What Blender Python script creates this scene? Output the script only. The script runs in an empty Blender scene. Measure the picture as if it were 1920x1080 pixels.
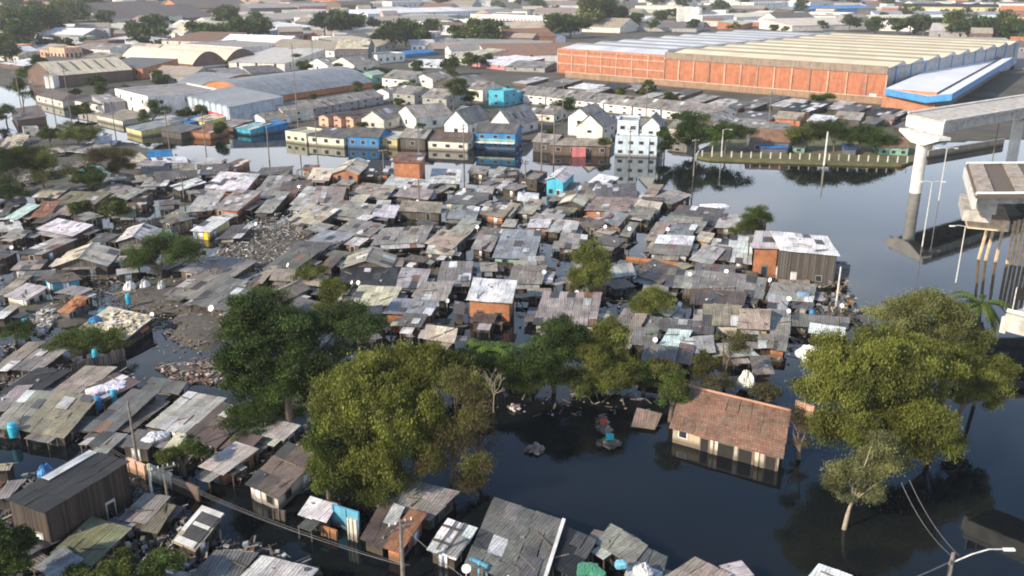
import bpy, math, random
import numpy as np
from mathutils import Vector, Matrix

random.seed(11)
rng = np.random.default_rng(11)
scn = bpy.context.scene
R = math.radians

# ------------------------------------------------------------------ camera
H, F, TH = 40.0, 1670.0, R(19.3)            # camera height (m), focal length in pixels of a 1920 frame, downward tilt
cam_d = bpy.data.cameras.new("camera")
cam = bpy.data.objects.new("camera", cam_d)
scn.collection.objects.link(cam)
cam.location = (0, 0, H)
cam.rotation_euler = (math.pi / 2 - TH, 0, 0)
cam_d.sensor_width = 36
cam_d.lens = F / 1920 * 36
cam_d.clip_start = 1
cam_d.clip_end = 12000
scn.camera = cam

# ------------------------------------------------------------------ light
SUN_EL, SUN_DIR = R(30), Vector((-0.84, -0.54, 0)).normalized()
world = bpy.data.worlds.new("World")
scn.world = world
world.use_nodes = True
wn, wl = world.node_tree.nodes, world.node_tree.links
wn.clear()
sky = wn.new("ShaderNodeTexSky")
sky.sky_type = 'NISHITA'
sky.sun_disc = False
sky.sun_elevation = SUN_EL
sky.sun_rotation = math.atan2(SUN_DIR.x, SUN_DIR.y)
sky.air_density = 1.0
sky.dust_density = 0.6
sky.ozone_density = 2.0
bg = wn.new("ShaderNodeBackground")
bg.inputs[1].default_value = 0.15
wo = wn.new("ShaderNodeOutputWorld")
# thin high cloud mixed over the clear sky
tc = wn.new("ShaderNodeTexCoord")
mp = wn.new("ShaderNodeMapping")
mp.inputs['Scale'].default_value = (1.0, 1.0, 3.2)
nz = wn.new("ShaderNodeTexNoise")
nz.inputs['Scale'].default_value = 2.1
nz.inputs['Detail'].default_value = 6
nz.inputs['Roughness'].default_value = 0.55
cr = wn.new("ShaderNodeValToRGB")
cr.color_ramp.elements[0].position = 0.46
cr.color_ramp.elements[1].position = 0.74
cr.color_ramp.elements[1].color = (0.75, 0.75, 0.75, 1)
mx = wn.new("ShaderNodeMixRGB")
mx.inputs[2].default_value = (10.6, 10.6, 11.0, 1)
wl.new(tc.outputs['Generated'], mp.inputs[0])
wl.new(mp.outputs[0], nz.inputs['Vector'])
wl.new(nz.outputs['Fac'], cr.inputs[0])
sepw = wn.new("ShaderNodeSeparateXYZ")
wl.new(tc.outputs['Generated'], sepw.inputs[0])
lowr = wn.new("ShaderNodeValToRGB")
lowr.color_ramp.elements[0].position = 0.02
lowr.color_ramp.elements[0].color = (0.9, 0.9, 0.9, 1)
lowr.color_ramp.elements[1].position = 0.46
lowr.color_ramp.elements[1].color = (0, 0, 0, 1)
wl.new(sepw.outputs[2], lowr.inputs[0])
mxa = wn.new("ShaderNodeMath")
mxa.operation = 'MULTIPLY_ADD'
mxa.use_clamp = True
mxa.inputs[1].default_value = 0.9
low2 = wn.new("ShaderNodeMath")
low2.operation = 'MULTIPLY'
wl.new(cr.outputs[0], low2.inputs[0])
lowq = wn.new("ShaderNodeValToRGB")
lowq.color_ramp.elements[0].position = 0.30
lowq.color_ramp.elements[0].color = (1, 1, 1, 1)
lowq.color_ramp.elements[1].position = 0.55
lowq.color_ramp.elements[1].color = (0.05, 0.05, 0.05, 1)
wl.new(sepw.outputs[2], lowq.inputs[0])
wl.new(lowq.outputs[0], low2.inputs[1])
wl.new(low2.outputs[0], mxa.inputs[0])
lowm = wn.new("ShaderNodeMath")
lowm.operation = 'MULTIPLY'
lowm.inputs[1].default_value = 0.88
wl.new(lowr.outputs[0], lowm.inputs[0])
wl.new(lowm.outputs[0], mxa.inputs[2])
wl.new(mxa.outputs[0], mx.inputs[0])
tint = wn.new("ShaderNodeMixRGB")
tint.blend_type = 'MULTIPLY'
tint.inputs[0].default_value = 1
tint.inputs[2].default_value = (0.84, 0.97, 1.05, 1)
wl.new(sky.outputs[0], tint.inputs[1])
wl.new(tint.outputs[0], mx.inputs[1])
wl.new(mx.outputs[0], bg.inputs[0])
wl.new(bg.outputs[0], wo.inputs[0])

sun_d = bpy.data.lights.new("sun", 'SUN')
sun_d.energy = 5.0
sun_d.angle = R(0.5)
sun_d.color = (1.0, 0.86, 0.67)
sun = bpy.data.objects.new("sun", sun_d)
scn.collection.objects.link(sun)
sd = Vector((SUN_DIR.x * math.cos(SUN_EL), SUN_DIR.y * math.cos(SUN_EL), math.sin(SUN_EL)))
sun.rotation_euler = sd.to_track_quat('Z', 'Y').to_euler()
sun.location = (0, 0, 200)

scn.view_settings.view_transform = 'Standard'
scn.view_settings.look = 'None'
scn.view_settings.gamma = 1
scn.view_settings.exposure = 0.5
scn.cycles.use_denoising = True
scn.cycles.max_bounces = 6
scn.cycles.diffuse_bounces = 3
scn.cycles.glossy_bounces = 3
scn.cycles.transmission_bounces = 2
scn.cycles.volume_bounces = 0
scn.cycles.volume_step_rate = 4
scn.cycles.filter_width = 1.9

# ------------------------------------------------------------------ picture <-> place
FWD = Vector((0, math.cos(TH), -math.sin(TH)))
UPV = Vector((0, math.sin(TH), math.cos(TH)))

def ray(px, py):
    return FWD + UPV * ((540 - py) / F) + Vector(((px - 960) / F, 0, 0))

def at(px, py, z=0.0):
    d = ray(px, py)
    t = (z - H) / d.z
    return Vector((d.x * t, d.y * t, z))

def at_y(px, py, y):
    d = ray(px, py)
    t = y / d.y
    return Vector((d.x * t, y, H + d.z * t))

def proj(p):
    v = Vector(p) - Vector((0, 0, H))
    z = v.dot(FWD)
    return 960 + F * v.x / z, 540 - F * v.dot(UPV) / z

def height_at(px, py, base):
    """height of the point seen at row py on the vertical through base"""
    return at_y(px, py, base.y).z

# ------------------------------------------------------------------ node materials
def new_mat(name):
    m = bpy.data.materials.new(name)
    m.use_nodes = True
    n, l = m.node_tree.nodes, m.node_tree.links
    b = n["Principled BSDF"]
    return m, n, l, b

def nd(n, typ, **kw):
    x = n.new(typ)
    for k, v in kw.items():
        if isinstance(k, str) and k.startswith('i_'):
            x.inputs[k[2:]].default_value = v
        else:
            setattr(x, k, v)
    return x

def ramp(n, l, src, p0, c0, p1, c1):
    r = n.new("ShaderNodeValToRGB")
    e = r.color_ramp.elements
    e[0].position, e[1].position = p0, p1
    e[0].color = (*(c0 if isinstance(c0, tuple) else (c0,) * 3), 1)
    e[1].color = (*(c1 if isinstance(c1, tuple) else (c1,) * 3), 1)
    l.new(src, r.inputs[0])
    return r.outputs[0]

def mix(n, l, a, b, fac, mode='MULTIPLY'):
    m = n.new("ShaderNodeMixRGB")
    m.blend_type = mode
    for i, x in ((0, fac), (1, a), (2, b)):
        if hasattr(x, 'links') or hasattr(x, 'is_linked'):
            l.new(x, m.inputs[i])
        elif isinstance(x, tuple):
            m.inputs[i].default_value = (*x, 1)
        else:
            m.inputs[i].default_value = x if i == 0 else (x, x, x, 1)
    return m.outputs[0]

def noise(n, l, vec, scale, detail=5, rough=0.6):
    x = nd(n, "ShaderNodeTexNoise")
    x.inputs['Scale'].default_value = scale
    x.inputs['Detail'].default_value = detail
    x.inputs['Roughness'].default_value = rough
    if vec is not None:
        l.new(vec, x.inputs['Vector'])
    return x.outputs['Fac']

def scaled(n, l, vec, s):
    m = n.new("ShaderNodeMapping")
    m.inputs['Scale'].default_value = s
    l.new(vec, m.inputs[0])
    return m.outputs[0]

def bump(n, l, b, h, strength, dist):
    x = n.new("ShaderNodeBump")
    x.inputs['Strength'].default_value = strength
    x.inputs['Distance'].default_value = dist
    l.new(h, x.inputs['Height'])
    l.new(x.outputs[0], b.inputs['Normal'])

def surf(name, kind, rough=0.85):
    """one weathered surface whose base colour comes from the mesh attribute Col"""
    m, n, l, b = new_mat(name)
    at_ = nd(n, "ShaderNodeAttribute", attribute_name="Col")
    col = at_.outputs['Color']
    geo = n.new("ShaderNodeNewGeometry").outputs['Position']
    uv = n.new("ShaderNodeUVMap").outputs[0]
    b.inputs['Roughness'].default_value = rough
    stain = noise(n, l, geo, 0.55, 7, 0.62)
    fine = noise(n, l, geo, 4.5, 4, 0.65)
    hgt = None
    if kind == 'roof':
        col = mix(n, l, col, ramp(n, l, stain, 0.30, 0.58, 0.62, 1.15), 1.0)
        col = mix(n, l, col, ramp(n, l, fine, 0.32, 0.62, 0.60, 1.12), 0.8)
        streak = noise(n, l, scaled(n, l, uv, (3.2, 0.22, 1)), 1.0, 3, 0.6)
        col = mix(n, l, col, ramp(n, l, streak, 0.34, 0.55, 0.58, 1.05), 0.75)
        rust = noise(n, l, geo, 0.9, 6, 0.7)
        col = mix(n, l, col, (0.16, 0.085, 0.045), ramp(n, l, rust, 0.60, 0.0, 0.76, 0.40), 'MIX')
        lich = noise(n, l, geo, 2.4, 4, 0.7)
        col = mix(n, l, col, (0.030, 0.030, 0.028), ramp(n, l, lich, 0.62, 0.0, 0.76, 0.6), 'MIX')
        w = nd(n, "ShaderNodeTexWave")
        w.inputs['Scale'].default_value = 1.25
        l.new(uv, w.inputs['Vector'])
        col = mix(n, l, col, ramp(n, l, w.outputs['Color'], 0.0, 0.72, 1.0, 1.06), 0.7)
        hgt = w.outputs['Color']
        bump(n, l, b, hgt, 0.55, 0.05)
    elif kind == 'tile':
        bl = nd(n, "ShaderNodeTexBrick")
        bl.inputs['Scale'].default_value = 1.0
        bl.inputs['Brick Width'].default_value = 0.26
        bl.inputs['Row Height'].default_value = 0.36
        bl.inputs['Mortar Size'].default_value = 0.03
        bl.inputs['Color1'].default_value = (1.2, 1.15, 1.1, 1)
        bl.inputs['Color2'].default_value = (0.55, 0.55, 0.55, 1)
        bl.inputs['Mortar'].default_value = (0.3, 0.3, 0.3, 1)
        l.new(uv, bl.inputs['Vector'])
        col = mix(n, l, col, bl.outputs['Color'], 0.85)
        col = mix(n, l, col, ramp(n, l, stain, 0.34, 0.6, 0.62, 1.1), 1.0)
        col = mix(n, l, col, (0.20, 0.165, 0.125), ramp(n, l, noise(n, l, geo, 1.6, 7, 0.75), 0.42, 0.0, 0.66, 0.75), 'MIX')
        bump(n, l, b, bl.outputs['Fac'], 0.5, 0.04)
    elif kind == 'brick':
        bl = nd(n, "ShaderNodeTexBrick")
        bl.inputs['Scale'].default_value = 1.0
        bl.inputs['Brick Width'].default_value = 0.30
        bl.inputs['Row Height'].default_value = 0.16
        bl.inputs['Mortar Size'].default_value = 0.018
        bl.inputs['Color1'].default_value = (1.1, 1.1, 1.1, 1)
        bl.inputs['Color2'].default_value = (0.72, 0.72, 0.72, 1)
        bl.inputs['Mortar'].default_value = (0.75, 0.85, 0.95, 1)
        l.new(uv, bl.inputs['Vector'])
        col = mix(n, l, col, bl.outputs['Color'], 0.9)
        col = mix(n, l, col, ramp(n, l, stain, 0.3, 0.62, 0.6, 1.08), 1.0)
    elif kind == 'plank':
        sep = n.new("ShaderNodeSeparateXYZ")
        l.new(uv, sep.inputs[0])
        mu = nd(n, "ShaderNodeMath", operation='MULTIPLY')
        mu.inputs[1].default_value = 5.5
        l.new(sep.outputs[0], mu.inputs[0])
        fl = nd(n, "ShaderNodeMath", operation='FLOOR')
        l.new(mu.outputs[0], fl.inputs[0])
        wnz = nd(n, "ShaderNodeTexWhiteNoise", noise_dimensions='1D')
        l.new(fl.outputs[0], wnz.inputs['W'])
        col = mix(n, l, col, ramp(n, l, wnz.outputs['Value'], 0.0, 0.45, 1.0, 1.35), 1.0)
        gr = noise(n, l, scaled(n, l, uv, (9, 0.7, 1)), 1.0, 4, 0.6)
        col = mix(n, l, col, ramp(n, l, gr, 0.3, 0.6, 0.65, 1.15), 0.9)
        bump(n, l, b, wnz.outputs['Value'], 0.3, 0.03)
    elif kind == 'bare':
        col = mix(n, l, col, ramp(n, l, noise(n, l, scaled(n, l, geo, (.05, .05, .3)), 1.0, 4), 0.3, 0.88, 0.65, 1.04), 1.0)
    else:
        col = mix(n, l, col, ramp(n, l, stain, 0.28, 0.68, 0.58, 1.04), 1.0)
        streak = noise(n, l, scaled(n, l, uv, (1.6, 0.12, 1)), 1.0, 4, 0.6)
        col = mix(n, l, col, ramp(n, l, streak, 0.32, 0.62, 0.52, 1.03), 0.7)
        col = mix(n, l, col, ramp(n, l, fine, 0.3, 0.8, 0.6, 1.05), 0.7)
    if kind in ('brick', 'plank', 'plaster'):
        # tide mark the flood left low on the walls
        sp = n.new("ShaderNodeSeparateXYZ")
        l.new(geo, sp.inputs[0])
        ad = nd(n, "ShaderNodeMath", operation='MULTIPLY_ADD')
        ad.inputs[1].default_value = 1.0
        l.new(sp.outputs[2], ad.inputs[0])
        sc_ = nd(n, "ShaderNodeMath", operation='MULTIPLY')
        sc_.inputs[1].default_value = -0.5
        l.new(fine, sc_.inputs[0])
        l.new(sc_.outputs[0], ad.inputs[2])
        col = mix(n, l, col, (0.075, 0.055, 0.035), ramp(n, l, ad.outputs[0], 0.05, 0.75, 0.45, 0.0), 'MIX')
    l.new(col, b.inputs['Base Color'])
    return m

M = {
    'roof': surf('corrugated_sheet', 'roof', 0.62),
    'tile': surf('clay_tile', 'tile'),
    'brick': surf('hollow_brick', 'brick'),
    'plank': surf('weathered_plank', 'plank'),
    'plaster': surf('stained_plaster', 'plaster'),
    'bare': surf('pale_roof_sheet', 'bare', 0.6),
    'sheet': surf('clean_sheet', 'paint', 0.55),
    'paint': surf('worn_paint', 'paint', 0.5),
}

def simple(name, col, rough=0.6, metal=0.0, var=0.35, sc=3.0):
    m, n, l, b = new_mat(name)
    geo = n.new("ShaderNodeNewGeometry").outputs['Position']
    l.new(mix(n, l, col, ramp(n, l, noise(n, l, geo, sc, 5), 0.3, 1 - var, 0.65, 1 + var * 0.4), 1.0), b.inputs['Base Color'])
    b.inputs['Roughness'].default_value = rough
    b.inputs['Metallic'].default_value = metal
    return m

M['glass'] = simple('dark_window_glass', (0.03, 0.035, 0.042), 0.12)
M['dark'] = simple('dark_opening', (0.02, 0.018, 0.016), 0.9)
M['concrete'] = simple('bridge_concrete', (0.46, 0.43, 0.38), 0.85, sc=0.7, var=0.45)
M['concrete_white'] = simple('pale_concrete', (0.66, 0.63, 0.57), 0.8, sc=0.5, var=0.25)
M['panel'] = simple('precast_panel', (0.36, 0.30, 0.24), 0.9, sc=0.9, var=0.5)
M['pole'] = simple('weathered_pole', (0.20, 0.17, 0.14), 0.85)
M['pole_pale'] = simple('galvanised_pole', (0.62, 0.60, 0.56), 0.5)
M['wire'] = simple('cable_sheath', (0.12, 0.115, 0.11), 0.6)
M['bark'] = simple('tree_bark', (0.13, 0.10, 0.075), 0.9, sc=6)
M['bark_pale'] = simple('pale_tree_bark', (0.32, 0.27, 0.20), 0.9, sc=6)
M['white'] = simple('white_enamel', (0.78, 0.77, 0.74), 0.5, var=0.15)
M['tank_blue'] = simple('blue_plastic_tank', (0.03, 0.22, 0.45), 0.45)
M['tank_cyan'] = simple('cyan_plastic_tank', (0.03, 0.40, 0.55), 0.45)
M['timber'] = simple('raw_timber', (0.68, 0.50, 0.32), 0.8, var=0.4, sc=1.5)

M['frame'] = simple('grey_window_frame', (0.34, 0.33, 0.31), 0.7, var=0.3)

def leaf_mat():
    m, n, l, b = new_mat('foliage')
    a = nd(n, "ShaderNodeAttribute", attribute_name="Col")
    geo = n.new("ShaderNodeNewGeometry").outputs['Position']
    col = mix(n, l, a.outputs['Color'], ramp(n, l, noise(n, l, geo, 0.55, 3), 0.32, 0.62, 0.66, 1.3), 1.0)
    l.new(col, b.inputs['Base Color'])
    b.inputs['Roughness'].default_value = 0.55
    b.inputs['Specular IOR Level'].default_value = 0.25
    t = n.new("ShaderNodeBsdfTranslucent")
    l.new(col, t.inputs[0])
    ms = n.new("ShaderNodeMixShader")
    ms.inputs[0].default_value = 0.32
    l.new(b.outputs[0], ms.inputs[1])
    l.new(t.outputs[0], ms.inputs[2])
    l.new(ms.outputs[0], n["Material Output"].inputs[0])
    return m
M['leaf'] = leaf_mat()

def water_mat():
    m, n, l, b = new_mat('flood_water')
    geo = n.new("ShaderNodeNewGeometry").outputs['Position']
    silt = noise(n, l, geo, 0.02, 4)
    l.new(ramp(n, l, silt, 0.35, (0.003, 0.006, 0.009), 0.7, (0.009, 0.010, 0.010)), b.inputs['Base Color'])
    b.inputs['Roughness'].default_value = 0.035
    b.inputs['IOR'].default_value = 1.34
    b.inputs['Specular Tint'].default_value = (0.80, 0.96, 1.0, 1)
    h = noise(n, l, geo, 0.9, 3, 0.5)
    bump(n, l, b, h, 0.10, 0.03)
    return m
M['water'] = water_mat()

def ground_mat():
    m, n, l, b = new_mat('muddy_ground')
    geo = n.new("ShaderNodeNewGeometry").outputs['Position']
    c = ramp(n, l, noise(n, l, geo, 0.06, 8, 0.7), 0.32, (0.035, 0.032, 0.024), 0.66, (0.11, 0.095, 0.075))
    c = mix(n, l, c, (0.05, 0.065, 0.022), ramp(n, l, noise(n, l, geo, 0.11, 6), 0.52, 0.0, 0.62, 0.8), 'MIX')
    c = mix(n, l, c, ramp(n, l, noise(n, l, geo, 2.0, 5), 0.3, 0.55, 0.65, 1.3), 0.9)
    l.new(c, b.inputs['Base Color'])
    b.inputs['Roughness'].default_value = 0.9
    bump(n, l, b, noise(n, l, geo, 1.2, 6), 0.6, 0.15)
    return m
M['ground'] = ground_mat()

# ------------------------------------------------------------------ mesh helpers
class MB:
    def __init__(s):
        s.v, s.f, s.uv, s.c, s.m = [], [], [], [], []

    def face(s, pts, col=(1, 1, 1), uv=None, m=0):
        k = len(s.v)
        pts = [Vector(p) for p in pts]
        s.v.extend(p[:] for p in pts)
        s.f.append(tuple(range(k, k + len(pts))))
        if uv is None:
            e = (pts[1] - pts[0])
            e = e.normalized() if e.length > 1e-6 else Vector((1, 0, 0))
            nrm = (pts[1] - pts[0]).cross(pts[2] - pts[0])
            nrm = nrm.normalized() if nrm.length > 1e-9 else Vector((0, 0, 1))
            w = nrm.cross(e)
            o = pts[0]
            uv = [((p - o).dot(e) + o.x * .7, (p - o).dot(w) + o.y * .7) for p in pts]
        s.uv.extend(uv)
        s.c.append(col)
        s.m.append(m)

    def slab(s, q, th, col=(1, 1, 1), m=0):
        """q: four points of the top face, counter-clockwise from above"""
        q = [Vector(p) for p in q]
        d = [p - Vector((0, 0, th)) for p in q]
        s.face(q, col, m=m)
        s.face(d[::-1], col, m=m)
        n = len(q)
        for i in range(n):
            j = (i + 1) % n
            s.face([d[i], d[j], q[j], q[i]], col, m=m)

    def box(s, c, sz, col=(1, 1, 1), rz=0.0, m=0, tilt=None):
        hx, hy, hz = sz[0] / 2, sz[1] / 2, sz[2] / 2
        mt = Matrix.Rotation(rz, 3, 'Z')
        if tilt:
            mt = mt @ Matrix.Rotation(tilt[0], 3, 'X') @ Matrix.Rotation(tilt[1], 3, 'Y')
        c = Vector(c)
        P = lambda x, y, z: c + mt @ Vector((x * hx, y * hy, z * hz))
        for a in (((-1, -1, 1), (1, -1, 1), (1, 1, 1), (-1, 1, 1)), ((-1, 1, -1), (1, 1, -1), (1, -1, -1), (-1, -1, -1)),
                  ((-1, -1, -1), (1, -1, -1), (1, -1, 1), (-1, -1, 1)), ((1, 1, -1), (-1, 1, -1), (-1, 1, 1), (1, 1, 1)),
                  ((1, -1, -1), (1, 1, -1), (1, 1, 1), (1, -1, 1)), ((-1, 1, -1), (-1, -1, -1), (-1, -1, 1), (-1, 1, 1))):
            s.face([P(*t) for t in a], col, m=m)

    def tube(s, pts, rads, n=6, col=(1, 1, 1), m=0, cap=True):
        pts = [Vector(p) for p in pts]
        rings = []
        for i, p in enumerate(pts):
            t = (pts[min(i + 1, len(pts) - 1)] - pts[max(i - 1, 0)]).normalized()
            a = t.orthogonal().normalized()
            if abs(t.z) < 0.99:
                a = t.cross(Vector((0, 0, 1))).normalized()
            else:
                a = Vector((1, 0, 0))
            b = t.cross(a)
            rings.append([p + (a * math.cos(2 * math.pi * k / n) + b * math.sin(2 * math.pi * k / n)) * rads[i] for k in range(n)])
        for i in range(len(rings) - 1):
            for k in range(n):
                j = (k + 1) % n
                s.face([rings[i][k], rings[i][j], rings[i + 1][j], rings[i + 1][k]], col, m=m)
        if cap:
            s.face(rings[-1], col, m=m)
            s.face(rings[0][::-1], col, m=m)

    def build(s, name, mats, parent=None, smooth=False):
        me = bpy.data.meshes.new(name)
        me.from_pydata(s.v, [], s.f)
        u = me.uv_layers.new(name="UVMap")
        u.data.foreach_set("uv", np.array(s.uv, dtype=np.float32).ravel())
        ca = me.color_attributes.new("Col", 'FLOAT_COLOR', 'CORNER')
        ln = np.array([len(f) for f in s.f])
        cc = np.ones((len(s.f), 4), dtype=np.float32)
        cc[:, :3] = np.array(s.c, dtype=np.float32)
        ca.data.foreach_set("color", np.repeat(cc, ln, axis=0).ravel())
        if not isinstance(mats, (list, tuple)):
            mats = [mats]
        for m in mats:
            me.materials.append(m)
        if len(mats) > 1:
            me.polygons.foreach_set("material_index", s.m)
        if smooth:
            me.polygons.foreach_set("use_smooth", [True] * len(s.f))
        me.update()
        o = bpy.data.objects.new(name, me)
        scn.collection.objects.link(o)
        if parent is not None:
            o.parent = parent
        return o

AUTO = []            # things whose label is finished at the end from what stands next to them
LAND = []            # landmarks: (phrase, px, py)

def mark(o, label, cat, group=None):
    o['label'] = label
    o['category'] = cat
    if group:
        o['group'] = group
    return o

def landmark(o, phrase, label, cat, group=None, p=None):
    mark(o, label, cat, group)
    w = p if p is not None else o.location
    x, y = proj(w)
    LAND.append((phrase, x, y))
    return o

def auto(o, desc, cat, group=None, zc=1.5, noun=None):
    """label is completed later: desc + rank + direction + nearest landmark"""
    o['category'] = cat
    if group:
        o['group'] = group
    AUTO.append((o, desc, noun or cat, Vector(o.location) + Vector((0, 0, zc))))
    return o

def empty(name, loc, rz=0.0):
    o = bpy.data.objects.new(name, None)
    o.empty_display_size = 0.5
    scn.collection.objects.link(o)
    o.location = loc
    o.rotation_euler = (0, 0, rz)
    return o

def jit(c, a):
    k = 1 + random.uniform(-a, a)
    return tuple(max(0.004, x * k * (1 + random.uniform(-a, a) * 0.18)) for x in c)

# colours (real-world base colours) and the words for them
RC = {'g1': ((.125, .118, .108), 'dark grey'), 'g2': ((.275, .255, .228), 'grey'), 'g3': ((.46, .44, .41), 'light grey'),
      'w': ((.72, .72, .73), 'white'), 'c': ((.58, .51, .38), 'cream'), 't': ((.33, .28, .215), 'tan'), 'n': ((.13, .10, .08), 'brown'),
      'r': ((.25, .12, .065), 'rust brown'), 'l': ((.42, .40, .38), 'lilac grey'), 'b': ((.25, .265, .28), 'blue grey'),
      'B': ((.03, .20, .50), 'bright blue'), 'm': ((.50, .60, .55), 'pale mint'), 'p': ((.30, .245, .20), 'pinkish'),
      'T': ((.30, .145, .085), 'terracotta'), 'k': ((.024, .024, .024), 'charcoal'), 'K': ((.012, .014, .018), 'black'),
      'o': ((.50, .20, .08), 'orange'), 'U': ((.03, .10, .30), 'dark blue'), 'e': ((.20, .19, .12), 'olive grey'), 'q': ((.20, .40, .42), 'teal')}
WC = {'o': ((.47, .185, .08), 'brick', 'orange brick'), 'd': ((.045, .036, .03), 'plank', 'dark plank'), 'p': ((.068, .049, .036), 'plank', 'brown plank'),
      'P': ((.095, .083, .072), 'plank', 'grey plank'), 'c': ((.67, .63, .54), 'plaster', 'cream'), 'w': ((.74, .72, .68), 'plaster', 'white'),
      'y': ((.62, .53, .25), 'plaster', 'yellow'), 'u': ((.07, .44, .58), 'plaster', 'cyan'), 'Q': ((.10, .34, .46), 'plaster', 'sky blue'), 'U': ((.04, .22, .47), 'plaster', 'blue'),
      'm': ((.36, .56, .45), 'plaster', 'mint'), 's': ((.60, .36, .25), 'plaster', 'salmon'), 'g': ((.33, .32, .31), 'plaster', 'grey'),
      'n': ((.15, .10, .075), 'plaster', 'brown'), 'l': ((.60, .68, .74), 'plaster', 'pale blue'), 'G': ((.20, .40, .28), 'plaster', 'green'),
      'e': ((.63, .62, .47), 'plaster', 'pale green'), 'h': ((.58, .24, .22), 'plaster', 'pink'), 'f': ((.12, .115, .12), 'plaster', 'dark grey'), 'k': ((.022, .02, .02), 'plaster', 'black'), 'b': ((.34, .40, .46), 'plaster', 'blue grey')}

def plane_sheets(mb, a, b, c, d, col, big=False, var=0.22, rag=0.06, th=0.05, m=0, plain=False):
    plain = plain or PLAIN[0]
    """lay roof sheets over the plane a-b (eave) c-d (top edge)"""
    a, b, c, d = map(Vector, (a, b, c, d))
    w, l = (b - a).length, (d - a).length
    if big:
        nx, ny = max(1, min(14, round(w / 7))), 1
    else:
        nx, ny = max(1, min(11, round(w / 1.15))), max(1, min(5, round(l / 2.1)))
    P = lambda s, t: (a * (1 - s) + b * s) * (1 - t) + (d * (1 - s) + c * s) * t
    for j in range(ny):
        for i in range(nx):
            s0, s1, t0, t1 = i / nx, (i + 1) / nx, j / ny, (j + 1) / ny
            e = 0.012 if not big else 0.0
            q = [P(s0, t0 - (e if j else 0)), P(s1, t0 - (e if j else 0)), P(s1, t1), P(s0, t1)]
            if not big:
                lift = random.uniform(0, 0.045)
                q = [p + Vector((random.uniform(-rag, rag), random.uniform(-rag, rag), lift + random.uniform(0, 0.03))) for p in q]
            cc = jit(col, var if not big else var * 0.35)
            r_ = random.random()
            if big or plain:
                pass
            elif r_ < 0.03:
                cc = jit((.62, .62, .62), 0.2)
            elif r_ < 0.042:
                cc = jit((.19, .11, .07), 0.25)
            elif r_ < 0.10:
                cc = jit((.075, .075, .078), 0.3)
            k = len(mb.v)
            mb.slab(q, th, cc, m)

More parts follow.
